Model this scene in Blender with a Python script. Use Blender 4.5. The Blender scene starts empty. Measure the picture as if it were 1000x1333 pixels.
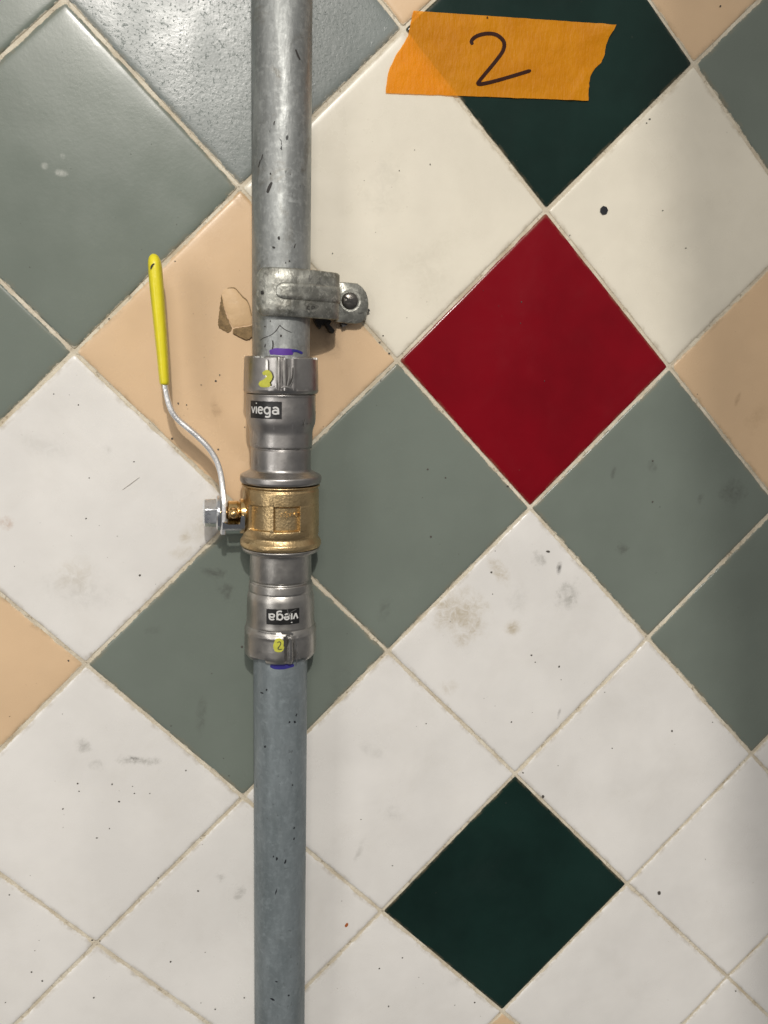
import bpy, math, random
from mathutils import Vector, Matrix, noise
random.seed(7)
scene = bpy.context.scene
COL = scene.collection

# ------------------------------------------------------------------ camera
# solved from the tile-joint crossings; photo pixels (1000 x 1333), focal length 1100 px
FPX = 1100.0
CAM = Vector((-0.249066, -0.601567, -0.115308))
AX = Vector((0.97659787, -0.21362078, 0.02495516))     # image right
AY = Vector((-0.01178361, -0.16900181, -0.9855453))    # image down
AZ = Vector((0.21475042, 0.96218738, -0.16756403))     # view direction
cam_data = bpy.data.cameras.new('camera')
cam = bpy.data.objects.new('camera', cam_data)
COL.objects.link(cam)
cam_data.sensor_fit = 'VERTICAL'
cam_data.sensor_height = 36.0
cam_data.lens = FPX / 1333.0 * 36.0
cam_data.clip_start = 0.01
cam_data.clip_end = 50
m3 = Matrix((AX, -AY, -AZ)).transposed()
cam.matrix_world = Matrix.Translation(CAM) @ m3.to_4x4()
scene.camera = cam

# ------------------------------------------------------------------ light
world = bpy.data.worlds.new('World')
scene.world = world
world.use_nodes = True
wn = world.node_tree
for n in list(wn.nodes):
    wn.nodes.remove(n)
w_out = wn.nodes.new('ShaderNodeOutputWorld')
w_bg = wn.nodes.new('ShaderNodeBackground')
w_tc = wn.nodes.new('ShaderNodeTexCoord')
w_sep = wn.nodes.new('ShaderNodeSeparateXYZ')
w_map = wn.nodes.new('ShaderNodeMapRange')
w_ramp = wn.nodes.new('ShaderNodeValToRGB')
wn.links.new(w_tc.outputs['Generated'], w_sep.inputs[0])
wn.links.new(w_sep.outputs['Z'], w_map.inputs['Value'])
w_map.inputs['From Min'].default_value = -1
w_map.inputs['From Max'].default_value = 1
wn.links.new(w_map.outputs[0], w_ramp.inputs[0])
w_ramp.color_ramp.elements[0].position = 0.30
w_ramp.color_ramp.elements[0].color = (0.16, 0.16, 0.165, 1)
w_ramp.color_ramp.elements[1].position = 0.80
w_ramp.color_ramp.elements[1].color = (0.58, 0.56, 0.53, 1)
wn.links.new(w_ramp.outputs[0], w_bg.inputs['Color'])
w_bg.inputs['Strength'].default_value = 0.70
wn.links.new(w_bg.outputs[0], w_out.inputs[0])


def aim(o, target):
    o.rotation_euler = (Vector(target) - o.location).to_track_quat('-Z', 'Y').to_euler()


def area_lamp(name, loc, target, sx, sy, power, colour):
    l = bpy.data.lights.new(name, 'AREA')
    l.shape = 'RECTANGLE'
    l.size, l.size_y = sx, sy
    l.energy = power
    l.color = colour
    o = bpy.data.objects.new(name, l)
    COL.objects.link(o)
    o.location = loc
    aim(o, target)
    return o


# the ceiling fitting whose reflection shows in the top left tile and on the upper pipe
area_lamp('ceiling_lamp', (-0.55, -2.60, 1.20), (-0.25, 0, -0.2), 0.70, 0.60, 23, (1.0, 0.94, 0.86))
# soft light from the room's left side: draws the upright highlights on the metal
area_lamp('side_lamp', (-1.75, -1.75, 0.05), (-0.2, 0, -0.25), 0.55, 1.3, 11, (1.0, 0.97, 0.93))
# added spot: its cone edge stands in for the soft shadow on the right
SPOT_AXIS = Vector((-0.9680515, 0.1043431, -0.2280105))
SPOT_HALF = 88.6221
sp = bpy.data.lights.new('shade_edge_spot', 'SPOT')
sp.energy = 132
sp.color = (1.0, 0.955, 0.895)
sp.shadow_soft_size = 0.032
sp.spot_size = math.radians(2 * SPOT_HALF)
sp.spot_blend = 0.008
spo = bpy.data.objects.new('shade_edge_spot', sp)
COL.objects.link(spo)
spo.location = (-0.34, -2.30, 1.12)
aim(spo, spo.location + SPOT_AXIS)

vs = scene.view_settings
vs.view_transform = 'Standard'
vs.look = 'None'
vs.gamma = 1
vs.use_curve_mapping = False
vs.exposure = 0.0
scene.cycles.use_denoising = True
scene.cycles.denoising_input_passes = 'RGB_ALBEDO'
scene.cycles.use_light_tree = False

# ------------------------------------------------------------------ pixel -> place
D = 0.030                 # pipe axis to tile face


def ray(px, py):
    return AX * ((px - 500) / FPX) + AY * ((py - 666.5) / FPX) + AZ


def at(px, py, Y=0.0):
    d = ray(px, py)
    return CAM + d * ((Y - CAM.y) / d.y)


def axis_x(z):            # the pipe run leans by a hair
    return -0.1945 + (0.10 - z) * 0.0022


def on_cyl(px, py, r):
    d = ray(px, py)
    x0 = axis_x(-0.2)
    for _ in range(3):
        ox, oy = CAM.x - x0, CAM.y + D
        a = d.x * d.x + d.y * d.y
        b = 2 * (ox * d.x + oy * d.y)
        c = ox * ox + oy * oy - r * r
        disc = max(b * b - 4 * a * c, 0)
        t = (-b - math.sqrt(disc)) / (2 * a)
        p = CAM + d * t
        x0 = axis_x(p.z)
    return p


def cyl_theta(px, py, r):   # angle from the front (-Y) towards +X, and height
    p = on_cyl(px, py, r)
    return math.atan2(p.x - axis_x(p.z), -(p.y + D)), p.z


def zpix(y, Y=None, x=366):
    return at(x, y, -D if Y is None else Y).z


def rpix(y, l, r):
    return (at(r, y, -D).x - at(l, y, -D).x) / 2


# ------------------------------------------------------------------ materials
def new_mat(name):
    m = bpy.data.materials.new(name)
    m.use_nodes = True
    nt = m.node_tree
    for n in list(nt.nodes):
        nt.nodes.remove(n)
    out = nt.nodes.new('ShaderNodeOutputMaterial')
    b = nt.nodes.new('ShaderNodeBsdfPrincipled')
    nt.links.new(b.outputs[0], out.inputs[0])
    return m, nt, b, out


class NT:
    """small helper for node graphs"""
    def __init__(self, nt):
        self.nt = nt
        self.cache = {}
        self.pos = nt.nodes.new('ShaderNodeNewGeometry').outputs['Position']

    def L(self, a, b):
        self.nt.links.new(a, b)

    def put(self, sock, v):
        if hasattr(v, 'is_output'):
            self.L(v, sock)
        else:
            sock.default_value = v

    def noise(self, scale, detail=3, rough=0.55, vec=None, stretch=None, dist=0.0):
        n = self.nt.nodes.new('ShaderNodeTexNoise')
        n.inputs['Scale'].default_value = scale
        n.inputs['Detail'].default_value = detail
        n.inputs['Roughness'].default_value = rough
        n.inputs['Distortion'].default_value = dist
        v = vec or self.pos
        if stretch:
            mp = self.nt.nodes.new('ShaderNodeMapping')
            mp.inputs['Scale'].default_value = stretch
            self.L(v, mp.inputs['Vector'])
            v = mp.outputs[0]
        self.L(v, n.inputs['Vector'])
        return n.outputs['Fac']

    def voro(self, scale, stretch=None):
        n = self.nt.nodes.new('ShaderNodeTexVoronoi')
        n.inputs['Scale'].default_value = scale
        v = self.pos
        if stretch:
            mp = self.nt.nodes.new('ShaderNodeMapping')
            mp.inputs['Scale'].default_value = stretch
            self.L(v, mp.inputs['Vector'])
            v = mp.outputs[0]
        self.L(v, n.inputs['Vector'])
        return n

    def ramp(self, v, a, b, lo=0.0, hi=1.0, smooth=True):
        n = self.nt.nodes.new('ShaderNodeMapRange')
        n.interpolation_type = 'SMOOTHSTEP' if smooth else 'LINEAR'
        self.put(n.inputs['Value'], v)
        n.inputs['From Min'].default_value = a
        n.inputs['From Max'].default_value = b
        n.inputs['To Min'].default_value = lo
        n.inputs['To Max'].default_value = hi
        return n.outputs[0]

    def math(self, op, a, b=0.0, c=None):
        n = self.nt.nodes.new('ShaderNodeMath')
        n.operation = op
        self.put(n.inputs[0], a)
        self.put(n.inputs[1], b)
        if c is not None:
            self.put(n.inputs[2], c)
        return n.outputs[0]

    def mix(self, f, a, b, mode='MIX'):
        n = self.nt.nodes.new('ShaderNodeMix')
        n.data_type = 'RGBA'
        n.blend_type = mode
        self.put(n.inputs[0], f)
        for s, v in ((n.inputs[6], a), (n.inputs[7], b)):
            if isinstance(v, (tuple, list)):
                v = tuple(v) + ((1,) if len(v) == 3 else ())
            self.put(s, v)
        return n.outputs[2]

    def bump(self, h, strength, dist, normal=None):
        n = self.nt.nodes.new('ShaderNodeBump')
        n.inputs['Strength'].default_value = strength
        n.inputs['Distance'].default_value = dist
        self.L(h, n.inputs['Height'])
        if normal is not None:
            self.L(normal, n.inputs['Normal'])
        return n.outputs[0]

    def attr(self, name):
        n = self.nt.nodes.new('ShaderNodeAttribute')
        n.attribute_name = name
        return n.outputs['Fac']

    def blob(self, px, py, rx, ry, rot=0.0, ragged=0.6, freq=60, soft=0.55):
        """mask of one stain or painted shade with its own shape on the wall: 1 inside, 0 outside; sizes in photo pixels (0.52 mm)"""
        c = at(px, py)
        k = 0.00053
        mp = self.nt.nodes.new('ShaderNodeMapping')
        mp.vector_type = 'TEXTURE'
        mp.inputs['Location'].default_value = (c.x, 0, c.z)
        mp.inputs['Rotation'].default_value = (0, rot, 0)
        mp.inputs['Scale'].default_value = (rx * k, 1.0, ry * k)
        self.L(self.pos, mp.inputs['Vector'])
        le = self.nt.nodes.new('ShaderNodeVectorMath')
        le.operation = 'LENGTH'
        self.L(mp.outputs[0], le.inputs[0])
        if freq not in self.cache:
            self.cache[freq] = self.noise(freq, 5, 0.7)
        n = self.cache[freq]
        d = self.math('ADD', le.outputs['Value'], self.math('MULTIPLY', self.math('SUBTRACT', n, 0.5), ragged * 4))
        if 'fine' not in self.cache:
            self.cache['fine'] = self.ramp(self.noise(120, 6, 0.72, dist=0.8), 0.28, 0.70)
        return self.math('MULTIPLY', self.ramp(d, 1.1, 0.1), self.cache['fine'])


GROUT = (0.59, 0.53, 0.41)


def tile_mat(name, base, rough, stains_shade=(), speck=0.35, haze=0.10, hazecol=(0.30, 0.24, 0.15), smear=1.0, wav=1.0, pits=0.0, var=0.06, spec=0.5):
    m, nt, b, out = new_mat(name)
    g = NT(nt)
    edge = g.attr('edge')                       # distance from the tile's rim in mm
    c1 = tuple(x * (1 + var) for x in base)
    c0 = tuple(x * (1 - var) for x in base)
    col = g.mix(g.ramp(g.noise(9, 4, 0.6), 0.3, 0.7), c0, c1)
    # thin grime film in drifting patches
    gm = g.math('MULTIPLY', g.ramp(g.noise(16, 6, 0.68, dist=0.6), 0.42, 0.92), haze)
    col = g.mix(gm, col, hazecol)
    # fine grime specks
    sm = g.math('MULTIPLY', g.ramp(g.noise(420, 2, 0.5), 0.70, 0.76), g.ramp(g.noise(22, 3, 0.6), 0.50, 0.68))
    col = g.mix(g.math('MULTIPLY', sm, speck), col, (0.13, 0.105, 0.075))
    rg = g.ramp(g.noise(30, 4, 0.6), 0.3, 0.75, rough * 0.85, rough * 1.2)
    for (px, py, rx, ry, rot, colr, strength, ragged, freq) in stains_shade:
        bl = g.blob(px, py, rx, ry, rot, ragged, freq)
        mk = g.math('MULTIPLY', bl, min(0.95, strength * 1.25))
        col = g.mix(mk, col, colr)
        rg = g.math('ADD', rg, g.math('MULTIPLY', mk, 0.3))
    # grout dragged over the rim, darker dirt line just inside
    ed = g.math('ADD', edge, g.math('MULTIPLY', g.math('SUBTRACT', g.noise(95, 6, 0.72), 0.5), 5.5 * smear))
    smask = g.ramp(ed, 0.9, 0.1)
    dirt = g.math('MULTIPLY', g.ramp(ed, 4.0, 0.6), g.ramp(g.noise(60, 4, 0.7), 0.40, 0.70, 0, 0.48))
    col = g.mix(dirt, col, (0.27, 0.21, 0.125))
    col = g.mix(g.math('MULTIPLY', smask, 0.92), col, g.mix(g.noise(150, 3), tuple(x * 0.75 for x in GROUT), tuple(min(1, x * 1.2) for x in GROUT)))
    rg = g.math('ADD', rg, g.math('MULTIPLY', smask, 0.4))
    g.L(col, b.inputs['Base Color'])
    g.L(rg, b.inputs['Roughness'])
    b.inputs['IOR'].default_value = 1.5
    b.inputs['Specular IOR Level'].default_value = spec
    h1 = g.noise(14, 2, 0.4)
    n1 = g.bump(h1, 0.35 * wav, 0.0016)
    n2 = g.bump(g.noise(330, 3, 0.6), 0.16 + pits, 0.00022, n1)
    n3 = g.bump(smask, 0.5, 0.0004, n2)
    if pits:
        n3 = g.bump(g.ramp(g.noise(520, 2, 0.5), 0.62, 0.70, 1, 0), pits, 0.0005, n3)
        n3 = g.bump(g.math('MULTIPLY', g.ramp(g.noise(210, 4, 0.7, dist=0.7), 0.60, 0.70), g.ramp(g.noise(30, 2, 0.5), 0.45, 0.6)), pits * 0.8, 0.0005, n3)
    g.L(n3, b.inputs['Normal'])
    return m


BRN = (0.40, 0.33, 0.21)
BLK = (0.05, 0.045, 0.04)
GRY = (0.34, 0.33, 0.30)
white_stains = [
    (600, 800, 58, 40, 0.7, BRN, 0.70, 0.55, 45), (650, 745, 30, 14, 0.9, BRN, 0.6, 0.5, 60),
    (668, 818, 16, 14, 0, BRN, 0.6, 0.4, 60), (740, 775, 22, 30, 0.2, GRY, 0.6, 0.8, 70),
    (705, 730, 18, 12, 0.5, GRY, 0.5, 0.9, 90), (728, 740, 5, 12, 0, BLK, 0.8, 0.6, 90), (728, 928, 3, 12, 0.2, BLK, 0.7, 0.5, 90),
    (585, 895, 20, 15, 0, BRN, 0.25, 0.7, 60), (675, 780, 20, 25, 0, GRY, 0.20, 0.6, 60),
    (178, 990, 30, 9, 0.15, GRY, 0.75, 0.8, 70), (175, 987, 8, 4, 0.1, BLK, 0.9, 0.5, 90), (108, 972, 12, 12, 0, GRY, 0.6, 0.8, 80), (125, 995, 10, 9, 0, GRY, 0.45, 0.8, 80),
    (240, 700, 10, 12, 0.3, BRN, 0.40, 0.4, 90), (238, 722, 22, 12, -0.4, BRN, 0.35, 0.8, 60), (272, 680, 26, 50, 0.6, (0.42, 0.37, 0.26), 0.35, 0.5, 40),
    (110, 770, 55, 36, 0.2, GRY, 0.20, 0.7, 40), (95, 750, 35, 26, 0.1, BRN, 0.20, 0.7, 50), (55, 580, 40, 22, 0.4, GRY, 0.15, 0.6, 40), (140, 585, 10, 8, 0.4, GRY, 0.35, 0.5, 90),
    (285, 1142, 10, 9, 0, GRY, 0.45, 0.9, 90), (312, 1165, 9, 14, 0, GRY, 0.50, 0.9, 90), (467, 1110, 6, 26, 0.3, GRY, 0.30, 0.7, 70),
    (510, 1062, 22, 16, 0.4, GRY, 0.28, 0.7, 50), (480, 975, 30, 12, 0.5, GRY, 0.22, 0.7, 50), (590, 1278, 14, 8, 0, GRY, 0.30, 0.8, 80),
    (10, 681, 10, 8, 0, (0.42, 0.27, 0.18), 0.40, 0.8, 70), (560, 350, 50, 60, 0.2, (0.5, 0.46, 0.36), 0.25, 0.7, 30), (500, 250, 26, 60, 0.1, (0.45, 0.42, 0.34), 0.25, 0.8, 40),
]
grey_stains = [
    (280, 745, 18, 8, 0.3, BLK, 0.55, 0.9, 90), (293, 768, 14, 14, 0, BLK, 0.40, 0.9, 90), (262, 928, 9, 30, 0.1, BLK, 0.35, 0.7, 50), (445, 905, 25, 60, 0.3, BLK, 0.16, 0.7, 40),
    (799, 614, 6, 14, 0.1, BLK, 0.6, 0.6, 80), (850, 608, 10, 12, 0, BLK, 0.30, 0.9, 80), (955, 640, 26, 22, 0.3, BLK, 0.34, 0.9, 60), (912, 650, 6, 12, 0.4, BLK, 0.5, 0.8, 80),
    (810, 713, 9, 12, 0, BLK, 0.45, 0.9, 90), (80, 225, 9, 5, 0, (0.6, 0.6, 0.55), 0.6, 0.3, 90), (58, 216, 5, 5, 0, (0.6, 0.6, 0.55), 0.4, 0.3, 90), (82, 203, 4, 4, 0, (0.6, 0.6, 0.55), 0.6, 0.3, 90),
    (500, 792, 12, 20, 0.3, BLK, 0.25, 0.8, 60), (202, 820, 14, 8, 0, BLK, 0.20, 0.8, 60),
]
tan_stains_shade = [
    (315, 262, 22, 18, 0, (0.40, 0.24, 0.09), 0.55, 0.6, 70), (280, 530, 9, 14, 0, (0.32, 0.2, 0.1), 0.45, 0.9, 90), (430, 450, 36, 14, 0.9, (0.25, 0.16, 0.09), 0.35, 0.7, 60),  # last one: the strap's cast shadow painted in as a brown streak
    (960, 520, 5, 12, 0.3, (0.25, 0.16, 0.08), 0.5, 0.5, 80), (985, 545, 18, 30, 0.6, (0.3, 0.2, 0.1), 0.22, 0.9, 60),
]
M_WHITE = tile_mat('white_glaze', (0.735, 0.718, 0.685), 0.30, white_stains, haze=0.12, smear=0.9)
M_CREAM = tile_mat('cream_white_glaze', (0.72, 0.675, 0.565), 0.30, white_stains[-2:], haze=0.12, smear=0.9)
M_GREY = tile_mat('grey_green_glaze', (0.160, 0.186, 0.160), 0.25, grey_stains, spec=0.28, speck=0.30, haze=0.10, hazecol=(0.12, 0.12, 0.09))
M_GREYP = tile_mat('pitted_grey_glaze', (0.180, 0.204, 0.194), 0.31, [], speck=0.4, haze=0.10, hazecol=(0.12, 0.12, 0.10), pits=0.34, wav=1.3, spec=0.46)
M_TAN = tile_mat('tan_glaze', (0.655, 0.468, 0.290), 0.27, tan_stains_shade, haze=0.14, hazecol=(0.50, 0.31, 0.15), speck=0.55)
M_RED = tile_mat('red_glaze', (0.168, 0.0010, 0.006), 0.20, [], speck=0.25, haze=0.035, hazecol=(0.25, 0.16, 0.16), smear=0.35, var=0.16, spec=0.24)
M_GREEN = tile_mat('dark_green_glaze', (0.006, 0.020, 0.016), 0.20, [], speck=0.25, haze=0.03, hazecol=(0.14, 0.17, 0.17), smear=0.35, var=0.25, spec=0.28)

m, nt, b, out = new_mat('grout')
g = NT(nt)
gc = g.mix(g.ramp(g.noise(40, 5, 0.7), 0.35, 0.7), (0.53, 0.465, 0.355), (0.72, 0.67, 0.55))
gc = g.mix(g.math('MULTIPLY', g.ramp(g.noise(300, 3, 0.6), 0.58, 0.70), 0.55), gc, (0.20, 0.155, 0.10))
gc = g.mix(g.math('MULTIPLY', g.ramp(g.noise(14, 3, 0.6), 0.52, 0.70), 0.45), gc, (0.36, 0.27, 0.15))
g.L(gc, b.inputs['Base Color'])
b.inputs['Roughness'].default_value = 0.85
g.L(g.bump(g.noise(500, 5, 0.7), 0.9, 0.0008), b.inputs['Normal'])
M_GROUT = m


def plain(name, col, rough=0.6, metal=0.0, var=0.15, scale=120, bump=0.15, bdist=0.0004, spec=None):
    m, nt, b, out = new_mat(name)
    g = NT(nt)
    c = g.mix(g.noise(scale, 4, 0.6), tuple(x * (1 - var) for x in col), tuple(min(1, x * (1 + var)) for x in col))
    g.L(c, b.inputs['Base Color'])
    g.L(g.ramp(g.noise(scale * 0.7, 4, 0.6), 0.3, 0.7, rough * 0.8, min(1, rough * 1.25)), b.inputs['Roughness'])
    b.inputs['Metallic'].default_value = metal
    if spec is not None:
        b.inputs['Specular IOR Level'].default_value = spec
    if bump:
        g.L(g.bump(g.noise(scale * 4, 3, 0.6), bump, bdist), b.inputs['Normal'])
    return m


def galv(name, lo, hi, rough, metal, dirt, streak=(1, 1, 0.22), spot=0.5, bump=0.35, mottle=0.45):
    """old galvanised steel: zinc mottling, drawn-out scuffs, rust-brown grime and black nicks"""
    m, nt, b, out = new_mat(name)
    g = NT(nt)
    c = g.mix(g.ramp(g.noise(75, 6, 0.68, stretch=streak), 0.32, 0.70), lo, hi)
    c = g.mix(g.math('MULTIPLY', g.ramp(g.noise(190, 4, 0.6), 0.52, 0.72), 0.35), c, tuple(min(1, x * 1.45) for x in hi))
    c = g.mix(g.math('MULTIPLY', g.ramp(g.noise(48, 6, 0.7, dist=0.8), 0.53, 0.72), dirt), c, (0.14, 0.12, 0.085))
    c = g.mix(g.math('MULTIPLY', g.ramp(g.noise(260, 5, 0.7, dist=0.4), 0.50, 0.62), mottle), c, tuple(min(1, x * 1.7) for x in hi))
    c = g.mix(g.math('MULTIPLY', g.ramp(g.noise(215, 5, 0.7, dist=0.6), 0.54, 0.66), mottle), c, tuple(x * 0.42 for x in lo))
    nick = g.math('MULTIPLY', g.ramp(g.noise(340, 2, 0.5, stretch=(1, 1, 0.5)), 0.675, 0.72), g.ramp(g.noise(26, 3, 0.6), 0.46, 0.62))
    c = g.mix(g.math('MULTIPLY', nick, spot), c, (0.03, 0.03, 0.03))
    g.L(c, b.inputs['Base Color'])
    r = g.ramp(g.noise(60, 5, 0.65, stretch=streak), 0.3, 0.7, rough * 0.75, rough * 1.3)
    g.L(g.math('ADD', r, g.math('MULTIPLY', nick, 0.3)), b.inputs['Roughness'])
    b.inputs['Metallic'].default_value = metal
    n1 = g.bump(g.noise(45, 4, 0.6, stretch=streak), bump, 0.0012)
    n1 = g.bump(g.noise(420, 4, 0.65, stretch=(1, 1, 0.5)), bump, 0.0005, n1)
    n1 = g.bump(g.math('SUBTRACT', 1.0, nick), 0.5, 0.0005, n1)
    g.L(n1, b.inputs['Normal'])
    return m


M_PIPE = galv('galvanised_steel', (0.23, 0.24, 0.235), (0.37, 0.385, 0.375), 0.50, 0.72, 0.50, spot=0.6, mottle=0.18)
M_PIPE2 = galv('dull_blue_grey_steel', (0.165, 0.195, 0.205), (0.235, 0.270, 0.285), 0.50, 0.40, 0.10, spot=0.35, bump=0.2, mottle=0.12)
M_STRAP = galv('weathered_zinc', (0.20, 0.20, 0.175), (0.38, 0.38, 0.34), 0.42, 0.8, 0.6, streak=(1, 1, 1), spot=0.6, bump=0.6, mottle=0.5)


def coated(name, col, rough):
    m, nt, b, out = new_mat(name)
    g = NT(nt)
    c = g.mix(g.ramp(g.noise(55, 5, 0.65), 0.3, 0.7), tuple(x * 0.86 for x in col), tuple(x * 1.12 for x in col))
    sc = g.math('MULTIPLY', g.ramp(g.noise(210, 3, 0.6, stretch=(1, 1, 0.25)), 0.64, 0.72), 0.35)
    c = g.mix(sc, c, tuple(min(1, x * 1.9) for x in col))
    g.L(c, b.inputs['Base Color'])
    b.inputs['Metallic'].default_value = 1.0
    g.L(g.ramp(g.noise(90, 4, 0.6), 0.3, 0.7, rough * 0.85, rough * 1.2), b.inputs['Roughness'])
    n1 = g.bump(g.noise(900, 2, 0.5), 0.10, 0.0003)
    g.L(n1, b.inputs['Normal'])
    return m


M_FIT = coated('zinc_nickel_coating', (0.400, 0.385, 0.370), 0.37)
M_FIT2 = coated('zinc_nickel_coating_pale', (0.430, 0.415, 0.390), 0.37)
M_PRESS = coated('press_jaw_scuffed_metal', (0.47, 0.455, 0.43), 0.30)


m, nt, b, out = new_mat('cast_brass')
g = NT(nt)
c = g.mix(g.ramp(g.noise(90, 4, 0.6), 0.3, 0.7), (0.50, 0.365, 0.190), (0.62, 0.465, 0.255))
c = g.mix(g.math('MULTIPLY', g.ramp(g.noise(700, 3, 0.6), 0.55, 0.72), 0.30), c, (0.25, 0.15, 0.06))
g.L(c, b.inputs['Base Color'])
b.inputs['Metallic'].default_value = 1.0
b.inputs['Roughness'].default_value = 0.38
g.L(g.bump(g.noise(650, 2, 0.5), 0.40, 0.0006), b.inputs['Normal'])
M_BRASS = m
M_BRASS_S = plain('turned_brass', (0.66, 0.46, 0.21), 0.22, 1.0, 0.08, 200, 0.06)
M_CHROME = plain('zinc_plated_steel', (0.66, 0.68, 0.70), 0.15, 1.0, 0.10, 160, 0.22, 0.0006)
M_LEVER = plain('brushed_plated_steel', (0.80, 0.80, 0.80), 0.38, 0.8, 0.12, 160, 0.35, 0.0006)
M_BOLT = plain('zinc_plated_bolt', (0.86, 0.88, 0.90), 0.30, 1.0, 0.12, 260, 0.2, 0.0005)
M_SCUFF = plain('grey_scuff', (0.36, 0.33, 0.29), 0.6)
M_YELLOW = plain('yellow_vinyl', (0.74, 0.645, 0.02), 0.34, 0.0, 0.12, 110, 0.25, 0.0008)
M_DARK = plain('dark_recess', (0.035, 0.033, 0.03), 0.7)
M_SCREW = plain('blackened_screw', (0.17, 0.16, 0.145), 0.30, 0.9, 0.3, 250, 0.3)
M_LABEL = plain('black_print', (0.010, 0.010, 0.010), 0.38, 0.0, 0.3, 200, 0.1)
M_PRINT = plain('pale_print', (0.56, 0.56, 0.54), 0.45, 0.0, 0.2, 300, 0.0)
M_PURPLE = plain('purple_ink', (0.085, 0.022, 0.27), 0.45, 0.0, 0.5, 130, 0.0)
M_BLUE = plain('blue_ink', (0.025, 0.022, 0.19), 0.45, 0.0, 0.5, 130, 0.0)
M_YPAINT = plain('yellow_paint', (0.47, 0.47, 0.055), 0.55, 0.0, 0.5, 300, 0.3)
M_INK = plain('brown_black_marker_ink', (0.030, 0.008, 0.004), 0.6, 0.0, 0.3, 200, 0.0, spec=0.15)
M_PLUG = plain('broken_plug', (0.022, 0.020, 0.018), 0.6, 0.0, 0.3, 200, 0.5)
M_FILL = plain('tan_filler', (0.59, 0.41, 0.23), 0.55, 0.0, 0.10, 140, 0.4, 0.0006)
M_CHIP = plain('broken_brown_filler', (0.29, 0.195, 0.095), 0.8, 0.0, 0.75, 330, 1.0, 0.0016)
M_SPOT = plain('black_paint', (0.012, 0.014, 0.018), 0.4)
M_RUST = plain('orange_rust', (0.36, 0.10, 0.025), 0.7)
M_SPECK = plain('dark_grime', (0.07, 0.06, 0.05), 0.7)

# orange masking tape: thin crepe paper that lets the tile colour through
m, nt, b, out = new_mat('orange_masking_tape')
g = NT(nt)
c = g.mix(g.ramp(g.noise(30, 4, 0.6), 0.3, 0.7), (0.80, 0.285, 0.004), (0.90, 0.345, 0.007))
c = g.mix(g.math('MULTIPLY', g.ramp(g.noise(800, 2, 0.5), 0.55, 0.75), 0.25), c, (0.98, 0.50, 0.06))
g.L(c, b.inputs['Base Color'])
b.inputs['Roughness'].default_value = 0.48
b.inputs['Specular IOR Level'].default_value = 0.2
tr = nt.nodes.new('ShaderNodeBsdfTransparent')
tr.inputs['Color'].default_value = (1.0, 0.55, 0.14, 1)
mx = nt.nodes.new('ShaderNodeMixShader')
mx.inputs[0].default_value = 0.42
g.L(b.outputs[0], mx.inputs[1])
g.L(tr.outputs[0], mx.inputs[2])
g.L(mx.outputs[0], out.inputs[0])
n1 = g.bump(g.noise(60, 3, 0.55, stretch=(1.0, 1, 0.7)), 0.5, 0.0016)
n1 = g.bump(g.noise(420, 3, 0.6, stretch=(1.0, 1, 0.35)), 0.8, 0.0008, n1)
g.L(n1, b.inputs['Normal'])
M_TAPE = m


# ------------------------------------------------------------------ mesh helpers
def make(name, verts, faces, mat, parent=None, smooth=True, angle=35, edge=None):
    me = bpy.data.meshes.new(name)
    me.from_pydata([tuple(v) for v in verts], [], faces)
    me.validate()
    me.update()
    if smooth:
        me.shade_smooth()
        me.set_sharp_from_angle(angle=math.radians(angle))
    if edge is not None:
        a = me.attributes.new('edge', 'FLOAT', 'POINT')
        a.data.foreach_set('value', edge)
    me.materials.append(mat)
    o = bpy.data.objects.new(name, me)
    COL.objects.link(o)
    if parent is not None:
        o.parent = parent
        o.matrix_parent_inverse = parent.matrix_world.inverted()
    return o


def empty(name, loc, label, cat, group=None):
    o = bpy.data.objects.new(name, None)
    o.empty_display_size = 0.02
    COL.objects.link(o)
    o.location = loc
    bpy.context.view_layer.update()
    o['label'] = label
    o['category'] = cat
    if group:
        o['group'] = group
    return o


def fillet(pts, rad, n=4):
    out = [pts[0]]
    for i in range(1, len(pts) - 1):
        a, p, c = Vector(pts[i - 1]), Vector(pts[i]), Vector(pts[i + 1])
        la, lc = (a - p).length, (c - p).length
        t = min(rad, la * 0.45, lc * 0.45)
        if t < 1e-6:
            out.append(tuple(p))
            continue
        p0, p1 = p + (a - p).normalized() * t, p + (c - p).normalized() * t
        for k in range(n + 1):
            s = k / n
            out.append(tuple(p0 * (1 - s) ** 2 + p * 2 * s * (1 - s) + p1 * s * s))
    out.append(pts[-1])
    return out


def lathe(name, prof, mat, parent, seg=96, rf=None, thetas=None, angle=35, zf=None):
    """prof: (z, r) from top to bottom round the pipe axis; theta 0 faces the camera side"""
    th = thetas or [2 * math.pi * i / seg - math.pi for i in range(seg)]
    n = len(th)
    V, F = [], []
    for (z, r) in prof:
        for t in th:
            rr = r + (rf(z, t) if rf else 0)
            zz = z + (zf(z, t) if zf else 0)
            V.append((axis_x(z) + rr * math.sin(t), -D - rr * math.cos(t), zz))
    for i in range(len(prof) - 1):
        for j in range(n):
            k = (j + 1) % n
            F.append((i * n + j, (i + 1) * n + j, (i + 1) * n + k, i * n + k))
    return make(name, V, F, mat, parent, angle=angle)


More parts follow.
